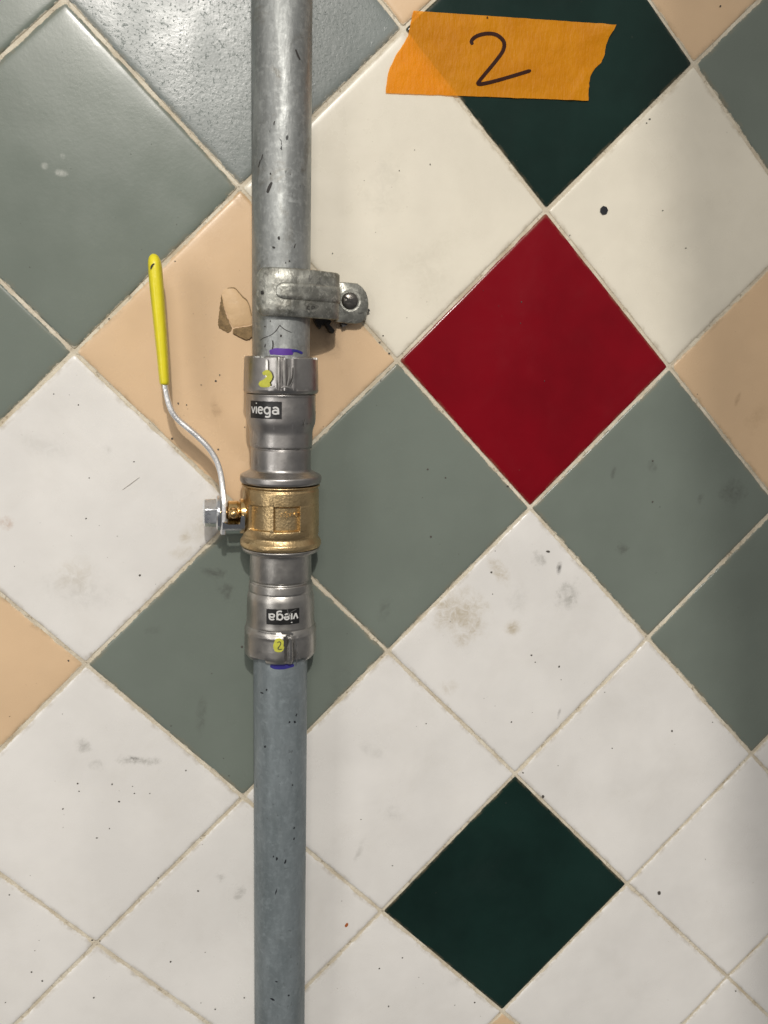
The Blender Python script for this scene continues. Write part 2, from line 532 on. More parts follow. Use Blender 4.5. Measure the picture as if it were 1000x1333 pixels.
def turned_x(name, prof, c, mat, parent, seg=32, phase=0.0, angle=35, caps=True):
    """prof: (x, r) along X round the centre c"""
    V, F = [], []
    for (x, r) in prof:
        for i in range(seg):
            a = 2 * math.pi * i / seg + phase
            V.append((x, c.y + r * math.cos(a), c.z + r * math.sin(a)))
    for i in range(len(prof) - 1):
        for j in range(seg):
            k = (j + 1) % seg
            F.append((i * seg + j, i * seg + k, (i + 1) * seg + k, (i + 1) * seg + j))
    if caps:
        F.append(tuple(range(seg))[::-1])
        F.append(tuple(range((len(prof) - 1) * seg, len(prof) * seg)))
    return make(name, V, F, mat, parent, angle=angle)


def sweep(name, path, mat, parent, seg=20, power=2.0, angle=40):
    """path: (centre, half thickness in XZ, half width in Y); bent in the XZ plane"""
    V, F = [], []
    n = len(path)
    for i, (c, a, bq) in enumerate(path):
        t = (path[min(i + 1, n - 1)][0] - path[max(i - 1, 0)][0])
        t.y = 0
        t.normalize()
        nn = Vector((t.z, 0, -t.x))
        for k in range(seg):
            an = 2 * math.pi * k / seg
            ca, sa = math.cos(an), math.sin(an)
            u = math.copysign(abs(ca) ** (2 / power), ca) * a
            w = math.copysign(abs(sa) ** (2 / power), sa) * bq
            V.append(c + nn * u + Vector((0, w, 0)))
    for i in range(n - 1):
        for k in range(seg):
            q = (k + 1) % seg
            F.append((i * seg + k, i * seg + q, (i + 1) * seg + q, (i + 1) * seg + k))
    F.append(tuple(range(seg))[::-1])
    F.append(tuple(range((n - 1) * seg, n * seg)))
    return make(name, V, F, mat, parent, angle=angle)


def bez(pts, n=8):
    """Catmull-Rom through tuples"""
    P = [Vector(p) if len(p) <= 4 else p for p in pts]
    out = []
    for i in range(len(P) - 1):
        p0, p1, p2, p3 = P[max(i - 1, 0)], P[i], P[i + 1], P[min(i + 2, len(P) - 1)]
        for k in range(n):
            t = k / n
            out.append(0.5 * ((2 * p1) + (p2 - p0) * t + (2 * p0 - 5 * p1 + 4 * p2 - p3) * t * t + (3 * p1 - p0 - 3 * p2 + p3) * t ** 3))
    out.append(P[-1])
    return out


def strip(name, pts, place, mat, parent, thick=0.00012):
    """a brush stroke: pts = (px, py, half width px); place(px, py, lift) -> point on the surface carrying it"""
    C = bez(pts, 6)
    n = len(C)
    V, F = [], []
    for i, c in enumerate(C):
        t = C[min(i + 1, n - 1)] - C[max(i - 1, 0)]
        tl = math.hypot(t.x, t.y) or 1
        nx, ny = -t.y / tl, t.x / tl
        cap = 1.0
        if i == 0 or i == n - 1:
            cap = 0.45
        for s in (-1, 0, 1):
            V.append(place(c.x + nx * c.z * s * cap, c.y + ny * c.z * s * cap, thick if s == 0 else thick * 0.6))
    for i in range(n - 1):
        for s in (0, 1):
            F.append((i * 3 + s, i * 3 + s + 1, (i + 1) * 3 + s + 1, (i + 1) * 3 + s))
    # orient towards the camera
    a, b_, c_ = V[F[0][0]], V[F[0][1]], V[F[0][2]]
    if (b_ - a).cross(c_ - a).dot(CAM - a) < 0:
        F = [f[::-1] for f in F]
    return make(name, V, F, mat, parent)


def blob_poly(name, px, py, place, mat, parent, rx, ry, n=12, jag=0.2, thick=0.0002, seed=0, rot=0.0):
    rnd = random.Random(seed)
    V = [place(px, py, thick)]
    for i in range(n):
        a = 2 * math.pi * i / n
        k = 1 + rnd.uniform(-jag, jag)
        u, v = rx * k * math.cos(a), ry * k * math.sin(a)
        V.append(place(px + u * math.cos(rot) - v * math.sin(rot), py + u * math.sin(rot) + v * math.cos(rot), thick * 0.5))
    F = [(0, 1 + (i + 1) % n, 1 + i) for i in range(n)]
    a, b_, c_ = V[0], V[F[0][1]], V[F[0][2]]
    if (b_ - a).cross(c_ - a).dot(CAM - a) < 0:
        F = [f[::-1] for f in F]
    return make(name, V, F, mat, parent)


def on_wall(px, py, lift=0.0):
    return at(px, py, -0.0004 - lift)


# ------------------------------------------------------------------ tiled wall
PITCH = 0.1545
H = PITCH / math.sqrt(2)
MEAS = {(0, 0): (711.5, 274), (0, 1): (517.5, 469), (1, 0): (872, 477.5), (1, 1): (690.5, 661), (-1, 2): (96.5, 458),
        (4, 2): (947.5, 1272), (1, 4): (125, 1229), (0, -1): (904, 83), (-1, 0): (525, 37), (-1, 1): (313, 244),
        (3, 3): (654, 1317), (2, 2): (671, 1008), (1, 3): (316.5, 1038), (1, 2): (505, 848), (2, 3): (497, 1187),
        (3, 2): (817, 1151), (3, 1): (979, 982), (2, 1): (843.5, 831), (0, 3): (111.5, 865), (-2, 1): (84, -3)}


def corner(u, v):
    if (u, v) in MEAS:
        return at(*MEAS[(u, v)])
    return Vector(((u - v) * H, 0, -(u + v) * H))


wall = make('wall', [(-1.05, 0.012, -1.15), (0.75, 0.012, -1.15), (0.75, 0.012, 0.65), (-1.05, 0.012, 0.65),
                     (-1.05, 0.00125, -1.15), (0.75, 0.00125, -1.15), (0.75, 0.00125, 0.65), (-1.05, 0.00125, 0.65)],
            [(4, 5, 6, 7), (3, 2, 1, 0), (0, 1, 5, 4), (1, 2, 6, 5), (2, 3, 7, 6), (3, 0, 4, 7)], M_GROUT, None, smooth=False)
wall['kind'] = 'structure'
wall['label'] = 'tiled wall set diagonally with cream grout joints'

TILE_COL = {(0, 0): 'red', (-1, -1): 'green', (2, 2): 'green', (-1, 1): 'tan', (-1, 3): 'tan', (1, -1): 'tan', (-1, -2): 'tan', (-2, -1): 'tan', (3, 3): 'tan',
            (-2, 1): 'grey', (-2, 0): 'greyp', (-2, 2): 'grey', (0, 1): 'grey', (0, 2): 'grey', (-3, 1): 'grey', (1, 0): 'grey', (0, -2): 'grey', (2, 0): 'grey',
            (-3, 0): 'grey', (-3, 2): 'grey', (1, -2): 'grey', (-3, 3): 'tan', (2, -1): 'white', (-2, 3): 'white', (-3, -1): 'white', (-1, 0): 'cream', (0, -1): 'cream'}
MATS = {'red': M_RED, 'green': M_GREEN, 'tan': M_TAN, 'grey': M_GREY, 'greyp': M_GREYP, 'white': M_WHITE, 'cream': M_CREAM}
TILT = {(-2, 0): (-0.0025, 0.000), (-2, 1): (0.003, -0.001), (-1, 1): (-0.003, 0.0), (-1, 0): (0.002, 0.002)}   # lippage: (tilt about X, tilt about Z), radians
RINGS = [(0.0, 6.5), (0.0, 1.7), (0.22, 1.0), (0.7, 0.55), (1.5, 0.26), (2.8, 0.10), (5.0, 0.02), (10.0, 0.0), (22.0, 0.0)]   # inset mm, depth mm


def ring_pts(Q, inset, rc, rnd_off, nside=12, nc=4):
    """Q: four (x, z) corners; polygon inset, corners rounded; always 4*(nside+nc) points"""
    n = 4
    lines = []
    for i in range(n):
        a, b_ = Q[i], Q[(i + 1) % n]
        d = (b_ - a).normalized()
        nrm = Vector((-d.y, d.x))
        lines.append((a + nrm * inset, d))
    C = []
    for i in range(n):
        (p, d), (q, e) = lines[i - 1], lines[i]
        den = d.x * e.y - d.y * e.x
        t = ((q.x - p.x) * e.y - (q.y - p.y) * e.x) / den
        C.append(p + d * t)
    out = []
    for i in range(n):
        c, nx, pv = C[i], C[(i + 1) % n], C[i - 1]
        d0, d1 = (pv - c).normalized(), (nx - c).normalized()
        p0, p1 = c + d0 * rc, c + d1 * rc
        for k in range(nc):
            s = k / nc
            out.append(p0 * (1 - s) ** 2 + c * 2 * s * (1 - s) + p1 * s * s)
        e0 = nx + (c - nx).normalized() * rc
        for k in range(nside):
            out.append(p1.lerp(e0, k / nside))
    return out


def build_tile(u, v):
    colr = TILE_COL.get((u, v), 'white')
    rnd = random.Random(u * 31 + v * 17 + 5)
    cs = [corner(u, v), corner(u, v + 1), corner(u + 1, v + 1), corner(u + 1, v)]   # top, left, bottom, right
    Q = [Vector((c.x, c.z)) for c in cs]
    cx = sum((q.x for q in Q)) / 4
    cz = sum((q.y for q in Q)) / 4
    tx, tz = TILT.get((u, v), (rnd.uniform(-0.003, 0.003), rnd.uniform(-0.003, 0.003)))
    oy = rnd.uniform(-0.00015, 0.00015)
    dark = colr in ('red', 'green')
    V, E, F = [], [], []
    nring = None
    for (ins, dep) in RINGS:
        pts = ring_pts(Q, 0.00095 + ins / 1000 * (0.7 if dark else 1), 0.0016 + ins / 1000 * 0.4, 0)
        nring = len(pts)
        for p in pts:
            jit = 0.0
            if ins < 2:
                jit = noise.noise(Vector((p.x * 140, p.y * 140, u * 3.1 + v * 1.7))) * 0.00030 * (0.4 if dark else 1)
            to = Vector((cx - p.x, cz - p.y)).normalized()
            x, z = p.x + to.x * jit, p.y + to.y * jit
            y = dep / 1000 + oy + math.tan(tx) * (z - cz) + math.tan(tz) * (x - cx)
            V.append((x, y, z))
            E.append(ins)
    for i in range(len(RINGS) - 1):
        for j in range(nring):
            k = (j + 1) % nring
            F.append((i * nring + j, i * nring + k, (i + 1) * nring + k, (i + 1) * nring + j))
    last = (len(RINGS) - 1) * nring
    F.append(tuple(range(last, last + nring)))
    a, b_, c_ = (Vector(V[F[-1][i]]) for i in (0, 20, 40))
    if (b_ - a).cross(c_ - a).y > 0:
        F = [f[::-1] for f in F]
    o = make('tile', V, F, MATS[colr], wall, angle=60, edge=E)
    if colr == 'red':
        o['label'] = 'the one dark red glazed tile'
    elif colr == 'green':
        o['label'] = 'dark green glazed tile partly under the orange tape' if u < 0 else 'dark green glazed tile low on the wall'
    elif colr == 'tan':
        o['label'] = 'tan glazed tile'
    elif colr.startswith('grey'):
        o['label'] = 'grey green glazed tile'
    return o


for u in range(-5, 8):
    for v in range(-5, 9):
        c = Vector(((u - v) * H, 0, -(u + v + 1) * H))
        if -0.66 < c.x < 0.50 and -0.86 < c.z < 0.40:
            build_tile(u, v)

# ------------------------------------------------------------------ pipes
R_PIPE = 0.0189
up = empty('steel_pipe', (axis_x(-0.13), -D, zpix(470)), 'upper galvanised steel pipe with bright scuffed zinc, running up from the valve', 'pipe')
z_top, z_c1 = 0.42, zpix(478)
lathe('pipe_wall', [(z_top - i * (z_top - z_c1) / 60, R_PIPE) for i in range(61)], M_PIPE, up, 64)
lo = empty('steel_pipe', (axis_x(-0.6), -D, zpix(1330) - 0.2), 'lower blue grey steel pipe running down from the valve', 'pipe')
z_b0, z_b1 = zpix(842), -0.95
lathe('pipe_wall', [(z_b0 - i * (z_b0 - z_b1) / 60, R_PIPE) for i in range(61)], M_PIPE2, lo, 64)


def on_pipe(px, py, lift=0.0):
    p = on_cyl(px, py, R_PIPE + 0.00012 + lift)
    return p


strip('marker_line', [(351, 459, 3.0), (358, 457.5, 4.2), (368, 458, 4.4), (377, 458, 4.2), (382, 458.5, 3.4)], on_pipe, M_PURPLE, up)
strip('marker_line', [(380, 456.5, 2.2), (387, 457, 1.6), (394, 460, 1.6)], on_pipe, M_BLUE, up, 0.0003)
strip('scratch', [(355, 443, 0.8), (355.5, 449, 0.9), (354.5, 455, 0.8)], on_pipe, M_DARK, up)
strip('scratch', [(339, 443, 0.3), (343, 440, 0.45), (352, 436.5, 0.35), (359, 431, 0.5), (364, 424, 0.6), (366, 425, 0.5), (371, 429, 0.45), (380, 433, 0.3)], on_pipe, M_DARK, up)
strip('scratch', [(354, 237, 1.2), (351, 243, 2.0), (348, 251, 1.6)], on_pipe, M_DARK, up)
strip('scratch', [(385, 64, 0.8), (388, 72, 1.2), (391, 78, 0.8)], on_pipe, M_DARK, up)
for k, (x, y, w, h) in enumerate([(352, 226, 1.4, 1.8), (357, 160, 1.2, 3.5), (363, 310, 2.0, 3.5), (384, 320, 1.0, 5), (341, 205, 1.0, 6), (338, 212, 0.9, 7), (356, 322, 3.0, 1.8), (345, 425, 1.4, 1.4), (352, 418, 1.2, 1.2), (372, 342, 1.3, 1.5), (377, 340, 1.3, 1.8), (366, 437, 2.0, 2.4), (345, 450, 1.0, 3)]):
    blob_poly('nick', x, y, on_pipe, M_DARK, up, w * 0.75, h * 0.75, 8, 0.3, 0.00015, k, 0.25)
strip('marker_line', [(352, 866, 2.2), (358, 867.5, 3.6), (368, 868, 3.4), (376, 867, 2.6), (383, 866, 1.6)], on_pipe, M_BLUE, lo)
for k, (x, y, w, h) in enumerate([(360.5, 1118, 1.6, 3.4), (371.5, 1122, 1.6, 4.0), (359.5, 1161, 0.9, 5.5), (345, 972, 1.4, 2), (381, 1022, 1.0, 1.6), (383, 1092, 1.0, 2.6), (384, 940, 1.6, 2.2), (386, 931, 1.0, 3.0), (377, 940, 1.4, 2.2), (355, 1301, 4, 1.6), (376, 1296, 1.4, 1.6), (341, 902, 3, 1.2), (347, 898, 1.4, 2.0), (356, 1115, 1.2, 1.8), (383, 1078, 1.0, 2.2), (360, 1278, 2.4, 1.0)]):
    blob_poly('nick', x, y, on_pipe, M_SPOT, lo, w * 0.8, h * 0.75, 8, 0.3, 0.00015, 50 + k, 0.3)

# ------------------------------------------------------------------ ball valve
valve = empty('ball_valve', (axis_x(-0.3), -D, zpix(862)), 'brass ball valve with grey press ends and a yellow gripped lever, between the two pipes', 'valve')


def prof(rows, rad=0.0022):
    return fillet([(zpix(y), rpix(y, l, r)) for (y, l, r) in rows], rad, 5)


# upper press connector
uc = lathe('press_connector', prof([(511, 330, 402), (513, 319.6, 410.8), (516, 320.4, 410.2), (541, 320.0, 410.6), (549, 320.6, 410.0), (556, 323.4, 407.8), (562, 325.3, 406.4), (575, 325.6, 406.4),
                                    (580.5, 325.8, 406.4), (581.6, 328.2, 404.2), (583.2, 328.2, 404.2), (584, 327.2, 405.4), (609, 327.4, 405.4), (611.5, 326.5, 406.4), (617.5, 314.8, 418.6), (619, 314.0, 419.5),
                                    (625, 314.0, 419.5), (627.5, 315.5, 418.2), (628.2, 322, 412)]), M_FIT, valve, 112)
r_col = rpix(490, 315.8, 413.8)
T1 = [cyl_theta(x, 490, r_col)[0] for x in (344, 363, 366, 371, 375, 383, 387)]


def bumpf(t, c, w):
    d = abs(t - c) / w
    return 0.0 if d >= 1 else (1 - d * d) ** 2


z_cb, z_ct = zpix(511), zpix(464.5)


def col_rf(z, t):
    r = 0.0
    if z > z_cb + 0.002:
        r += 0.0009 * bumpf(t, T1[1], 0.06) + 0.0009 * bumpf(t, T1[3], 0.07) + 0.0005 * bumpf(t, T1[5], 0.08) - 0.0006 * bumpf(t, T1[2], 0.05)
        r += 0.00035 * math.cos(6 * t + 0.4)
    return r


def col_zf(z, t):
    # claw-edged rim: shallow notches round the mouth
    if z > z_ct - 0.0012:
        return -0.0017 if (math.sin(7 * t + 0.3) > 0.35) else 0.0
    return 0.0


col_prof = fillet([(z_ct, R_PIPE + 0.0003), (z_ct, rpix(466, 317.8, 411.8)), (z_ct - 0.0008, rpix(466, 316.4, 413.2)), (zpix(473), rpix(473, 316.2, 413.4)), (zpix(480), rpix(480, 316, 413.6)), (zpix(490), r_col),
                   (zpix(502), rpix(502, 315.6, 414)), (zpix(508), rpix(508, 315.8, 413.8)), (zpix(511.5), rpix(511, 318, 411.6)), (zpix(512.5), rpix(512, 321, 409))], 0.0006)
lathe('collar', col_prof, M_FIT, uc, 224, col_rf, zf=col_zf, angle=40)


def on_collar(px, py, lift=0.0):
    return on_cyl(px, py, r_col + 0.0006 + lift)


# scuffed jaw track, worn bright
def patch(name, x0, x1, y0, y1, place, mat, parent, nx=12, ny=4, ragged=0.8, seed=1):
    rnd = random.Random(seed)
    V, F = [], []
    for j in range(ny + 1):
        a, b_ = x0 + rnd.uniform(-ragged, ragged), x1 + rnd.uniform(-ragged, ragged)
        for i in range(nx + 1):
            t = i / nx
            V.append(place(a + (b_ - a) * t, y0 + (y1 - y0) * j / ny + (rnd.uniform(-ragged, ragged) if j in (0, ny) else 0), 0))
    for j in range(ny):
        for i in range(nx):
            q = j * (nx + 1) + i
            F.append((q, q + nx + 1, q + nx + 2, q + 1))
    a, b_, c_ = V[F[0][0]], V[F[0][1]], V[F[0][2]]
    if (b_ - a).cross(c_ - a).dot(CAM - a) < 0:
        F = [f[::-1] for f in F]
    return make(name, V, F, mat, parent)


for (pts, w) in (([(347, 468), (347, 486), (348, 496)], 2.0), ([(360, 468), (360.5, 484), (360, 500)], 1.8), ([(369, 468), (369.5, 486), (371, 503)], 1.6), ([(376, 472), (377, 488), (374, 503)], 1.0), ([(366, 505), (372, 503.5), (379, 505.5)], 1.1), ([(383, 487), (381, 497), (377, 504)], 0.9), ([(340, 503), (350, 503.5), (357, 503)], 0.9)):
    strip('press_mark', [(x, y, w * (0.7 if i != 1 else 1)) for i, (x, y) in enumerate(pts)], lambda a, b_, l: on_collar(a, b_, 0.0007 + l), M_PRESS, uc)
for (pts, w) in (([(364.5, 468), (364.8, 484), (364.5, 499)], 0.7), ([(381.5, 478), (381, 490), (377, 500)], 0.8)):
    strip('press_groove', [(x, y, w) for (x, y) in pts], lambda a, b_, l: on_collar(a, b_, 0.0008 + l), M_DARK, uc)
strip('yellow_paint_mark', [(342, 487, 2.0), (348, 485, 3.6), (351, 491, 3.8), (346, 497, 4.2), (340, 500, 3.6), (346, 501, 3.2), (352, 501, 2.2)], lambda a, b_, l: on_collar(a, b_, 0.0010 + l), M_YPAINT, uc, 0.0003)


def text_mesh(body, size):
    cu = bpy.data.curves.new('lettering', 'FONT')
    cu.body = body
    cu.size = size
    cu.align_x = 'CENTER'
    cu.align_y = 'CENTER'
    cu.resolution_u = 4
    cu.offset = size * 0.012
    o = bpy.data.objects.new('lettering_source', cu)
    COL.objects.link(o)
    dg = bpy.context.evaluated_depsgraph_get()
    me = bpy.data.meshes.new_from_object(o.evaluated_get(dg))
    vs_ = [v.co.copy() for v in me.vertices]
    fs_ = [tuple(p.vertices) for p in me.polygons]
    bpy.data.objects.remove(o)
    bpy.data.meshes.remove(me)
    return vs_, fs_


def cyl_label(parent, x0, x1, y0, y1, r, flip, size_k=0.86):
    (ta, za), (tb, zb) = cyl_theta(x0, y0, r), cyl_theta(x1, y1, r)
    za = (za + cyl_theta(x1, y0, r)[1]) / 2
    zb = (zb + cyl_theta(x0, y1, r)[1]) / 2
    V, F = [], []
    n = 14
    rnd = random.Random(3)
    for j in (0, 1):
        for i in range(n + 1):
            t = ta + (tb - ta) * i / n
            z = (za, zb)[j] + rnd.uniform(-0.00012, 0.00012)
            V.append((axis_x(z) + (r + 0.00015) * math.sin(t), -D - (r + 0.00015) * math.cos(t), z))
    for i in range(n):
        F.append((i, n + 1 + i, n + 2 + i, i + 1))
    make('label', V, F, M_LABEL, parent)
    # sans-serif word drawn stroke by stroke, in label units (0..1 wide, 0..1 high), joined into one print
    wid, hei = abs(tb - ta) * r, abs(za - zb)
    tm, zm = (ta + tb) / 2, (za + zb) / 2

    def arc(cx, cy, rx, ry, a0, a1, n=12):
        return [(cx + rx * math.cos(math.radians(a0 + (a1 - a0) * i / n)), cy + ry * math.sin(math.radians(a0 + (a1 - a0) * i / n))) for i in range(n + 1)]
    xh, bl = 0.66, 0.30
    mid = (xh + bl) / 2
    hh = (xh - bl) / 2
    strokes = [[(0.045, xh), (0.112, bl)], [(0.112, bl), (0.182, xh)], [(0.238, xh + 0.02), (0.238, bl - 0.02)], [(0.238, 0.84), (0.238, 0.90)],
               [(0.305, mid + 0.01), (0.452, mid + 0.01)] , arc(0.380, mid, 0.076, hh, 5, 318, 16),
               arc(0.580, mid, 0.078, hh, 0, 360, 18), [(0.660, xh + 0.02), (0.660, bl - 0.10)] + arc(0.585, bl - 0.10, 0.075, 0.09, 0, -140, 7),
               arc(0.815, xh - 0.12, 0.075, 0.13, 150, 0, 8) + [(0.892, bl - 0.02)], arc(0.812, bl + 0.105, 0.072, 0.105, 20, 340, 14)]
    V, F = [], []
    hw_u, hw_v = 0.0235, 0.0235 * wid / hei
    for st in strokes:
        nst = len(st)
        b0 = len(V)
        for i, (u, w) in enumerate(st):
            (u0, w0), (u1, w1) = st[max(i - 1, 0)], st[min(i + 1, nst - 1)]
            dx, dy = (u1 - u0) * wid, (w1 - w0) * hei
            l = math.hypot(dx, dy) or 1
            nx, ny = -dy / l, dx / l
            for sgn in (-1, 1):
                uu, ww = (u - 0.485) * wid + nx * sgn * hw_u * wid, (w - 0.5) * hei + ny * sgn * hw_u * wid
                if flip:
                    uu, ww = -uu, -ww
                t = tm + uu / r
                V.append((axis_x(zm) + (r + 0.0003) * math.sin(t), -D - (r + 0.0003) * math.cos(t), zm + ww))
        for i in range(nst - 1):
            q = b0 + i * 2
            F.append((q, q + 1, q + 3, q + 2))
    make('lettering', V, F, M_PRINT, parent, smooth=False)


cyl_label(uc, 326.7, 367.0, 522.2, 544.8, rpix(530, 320.1, 410.5), False)
# faint engraved mark right of the label
r_uc = rpix(530, 320.1, 410.5)
for pts in ([(395, 547), (396.5, 552), (398, 556)], [(398, 545), (397, 550), (396.5, 555)], [(401, 552), (403, 552.5)], [(405, 552), (407, 552)]):
    strip('engraved_mark', [(x, y, 0.45) for (x, y) in pts], lambda a, b_, l: on_cyl(a, b_, r_uc + 0.0002), M_PRESS, uc)
# broken dark joint line on the neck
for (a, b_) in ((348, 353), (356, 366), (369, 378), (386, 391)):
    strip('joint_gap', [(a, 584.2, 0.6), ((a + b_) / 2, 584.6, 0.8), (b_, 584.2, 0.5)], lambda q, w, l: on_cyl(q, w, rpix(590, 327.2, 405.4) + 0.0002), M_DARK, uc)

# brass body with two cast pockets on the front
zb = {k: zpix(k) for k in (627, 629, 632, 636, 654, 655.5, 685, 687, 696, 700, 703, 707, 710)}
r_mid = rpix(670, 318.4, 416.4)
TH = [cyl_theta(x, 672, r_mid)[0] for x in (328.5, 351.5, 356.5, 390.5)]


def smooth01(x):
    x = max(0.0, min(1.0, x))
    return x * x * (3 - 2 * x)


z_p0, z_p1 = zpix(653), zpix(683.5)


def brass_rf(z, t):
    def win(a, b_, ez):
        e = 0.022
        wt = smooth01((t - a) / e + 0.5) * smooth01((b_ - t) / e + 0.5)
        wz = smooth01((z_p0 - z) / ez + 0.5) * smooth01((z - z_p1) / ez + 0.5)
        return wt * wz
    r = -0.0024 * win(TH[0] - 0.12, TH[1], 0.0007) - 0.0030 * win(TH[2], TH[3], 0.0011)
    # post between the pockets and block to the right stand a little proud of the bands
    if z_p1 < z < z_p0:
        r += 0.0002
    return r


rows = [(629, 322, 412), (629.3, 316.2, 417.6), (631.2, 316.0, 417.8), (632.5, 318.6, 415.4), (634.5, 318.8, 415.2), (636, 317.8, 416.6), (652, 318.0, 416.6)]
rows += [(652 + i * 0.8, 318.2, 416.5) for i in range(1, 43)]
rows += [(692, 318.0, 416.8), (694, 319.0, 415.8), (696, 319.0, 415.8), (699.5, 317.2, 417.8), (702, 315.2, 419.6), (706.5, 315.0, 419.8), (709, 316.2, 418.8), (710, 322, 412)]
pr = fillet([(zpix(y), rpix(y, l, r)) for (y, l, r) in rows[:7]], 0.0006) + [(zpix(y), rpix(y, l, r)) for (y, l, r) in rows[7:49]] + fillet([(zpix(y), rpix(y, l, r)) for (y, l, r) in rows[49:]], 0.0006)
ths = sorted(set([round(-math.pi + 2 * math.pi * i / 120, 5) for i in range(120)] + [round(-1.3 + i * 0.0125, 5) for i in range(170)]))
body = lathe('brass_body', pr, M_BRASS, valve, 96, brass_rf, thetas=ths, angle=50)


def raised_text(body_s, px, py, hpx, r, parent, mat, flip=False, gap=1.0):
    vs_, fs_ = text_mesh(body_s, 1.0)
    y_lo, y_hi = min(v.y for v in vs_), max(v.y for v in vs_)
    x_lo, x_hi = min(v.x for v in vs_), max(v.x for v in vs_)
    t0, z0 = cyl_theta(px, py, r)
    k = hpx * 0.00050 / (y_hi - y_lo)
    V = []
    for v in vs_:
        u, w = (v.x - (x_lo + x_hi) / 2) * k * gap, (v.y - (y_lo + y_hi) / 2) * k
        if flip:
            u, w = -u, -w
        t = t0 + u / r
        V.append((axis_x(z0) + r * math.sin(t), -D - r * math.cos(t), z0 + w))
    n = len(V)
    # give the letters height: side walls down to the casting
    base = []
    for (x, y, z) in V:
        dx, dy = x - axis_x(z), y + D
        l = math.hypot(dx, dy)
        base.append((x - dx / l * 0.0015, y - dy / l * 0.0015, z))
    cnt = {}
    for f in fs_:
        for i in range(len(f)):
            e = (f[i], f[(i + 1) % len(f)])
            cnt[e] = 1
    sides = [(a + n, b_ + n, b_, a) for (a, b_) in cnt if (b_, a) not in cnt]
    return make('raised_lettering', V + base, list(fs_) + sides, mat, parent, smooth=False)


r_pk = r_mid - 0.0014
raised_text('J', 366.5, 671, 5.0, r_pk, body, M_BRASS)
raised_text('8', 373.5, 671, 8.0, r_pk, body, M_BRASS, gap=1.1)
raised_text('A', 380, 670.5, 5.2, r_pk, body, M_BRASS)
raised_text('C', 385.5, 670.5, 5.2, r_pk, body, M_BRASS)

# lower press connector (same fitting, upside down)
lc = lathe('press_connector', prof([(709.6, 322, 412), (710, 316.6, 418.2), (713.5, 317.0, 417.6), (716, 319, 415.5), (717, 327.2, 407.0), (722, 327.8, 407.2), (751, 328.0, 408.0), (752.2, 329.6, 406.6), (754.2, 329.6, 406.8),
                                    (755.4, 327.4, 409.2), (765, 327.0, 410.0), (766.4, 327.6, 409.4), (768, 327.0, 410.2), (773, 325.4, 411.4), (781, 324.9, 411.9), (803, 324.8, 412.2), (809, 324.2, 412.9), (812.5, 325, 412)]), M_FIT2, valve, 112)
r_col2 = rpix(835, 322.0, 415.8)
T2 = [cyl_theta(x, 838, r_col2)[0] for x in (363, 374, 379, 386)]
z_d0, z_d1 = zpix(809), zpix(850.5)


def col2_rf(z, t):
    r = 0.0
    if z < zpix(816):
        r += 0.0011 * bumpf(t, T2[2], 0.08) - 0.0007 * bumpf(t, T2[1], 0.05) + 0.0005 * bumpf(t, T2[3] + 0.06, 0.06)
        r += 0.00035 * math.cos(6 * t + 1.1)
    return r


def col2_zf(z, t):
    if z < z_d1 + 0.0030:
        return 0.0022 if math.sin(5 * t - 0.9) > 0.45 else 0.0
    return 0.0


lathe('collar', fillet([(zpix(808.5), rpix(808, 325.5, 411.5)), (zpix(810), rpix(810, 323.8, 413.2)), (zpix(814), rpix(814, 322.4, 414.8)), (zpix(818), rpix(818, 321.6, 415.8)), (zpix(821), rpix(821, 322.0, 415.4)), (zpix(835), r_col2),
                        (zpix(842), rpix(846, 322.2, 415.6)), (zpix(845.5), rpix(850, 322.6, 415.2)), (zpix(847.5), rpix(852, 324.2, 413.4)), (z_d1, rpix(855, 326.4, 411.0)), (z_d1, R_PIPE + 0.0003)], 0.0006), M_FIT2, lc, 224, col2_rf, zf=col2_zf, angle=40)


def on_collar2(px, py, lift=0.0):
    return on_cyl(px, py, r_col2 + 0.0005 + lift)


cyl_label(lc, 347.0, 389.6, 791.8, 811.8, rpix(795, 324.8, 412.1), True)
r_lc = rpix(795, 324.8, 412.1)
strip('label_scratch', [(372, 803, 0.4), (379, 797, 0.5), (386, 793, 0.4)], lambda a, b_, l: on_cyl(a, b_, r_lc + 0.0005), M_PRESS, lc)
strip('label_scratch', [(374, 793, 0.4), (376, 800, 0.5), (379, 808, 0.4)], lambda a, b_, l: on_cyl(a, b_, r_lc + 0.0005), M_PRESS, lc)
blob_poly('yellow_paint_mark', 363.5, 840, lambda a, b_, l: on_collar2(a, b_, 0.0002 + l), M_YPAINT, lc, 7.5, 10, 16, 0.10, 0.0002, 4)
strip('marker_numeral', [(361, 836.5, 0.5), (364, 835.5, 0.55), (365.5, 838.5, 0.55), (362, 844, 0.55), (364, 845.5, 0.5), (367.5, 845, 0.5)], lambda a, b_, l: on_collar2(a, b_, 0.0006 + l), M_DARK, lc)
for (pts, w) in (([(377.5, 830), (379, 845), (378.5, 862)], 1.7), ([(384.5, 832), (386, 838), (384.5, 846)], 1.0), ([(387, 848), (387, 856), (386, 863)], 0.8), ([(366, 824), (375, 823.5), (382, 825.5)], 1.6), ([(372, 829), (375, 826), (378, 829)], 1.0), ([(335, 821), (345, 823.5), (360, 825)], 0.9)):
    strip('press_mark', [(x, y, w * (0.7 if i != 1 else 1)) for i, (x, y) in enumerate(pts)], lambda a, b_, l: on_collar2(a, b_, 0.0009 + l), M_PRESS, lc)
for (pts, w) in (([(371, 829), (371.5, 836), (371, 842)], 2.0), ([(371.5, 842), (372, 852), (371.5, 861)], 0.8), ([(382, 836), (382.5, 850), (382, 862)], 0.7)):
    strip('press_groove', [(x, y, w) for (x, y) in pts], lambda a, b_, l: on_collar2(a, b_, 0.0008 + l), M_DARK, lc)

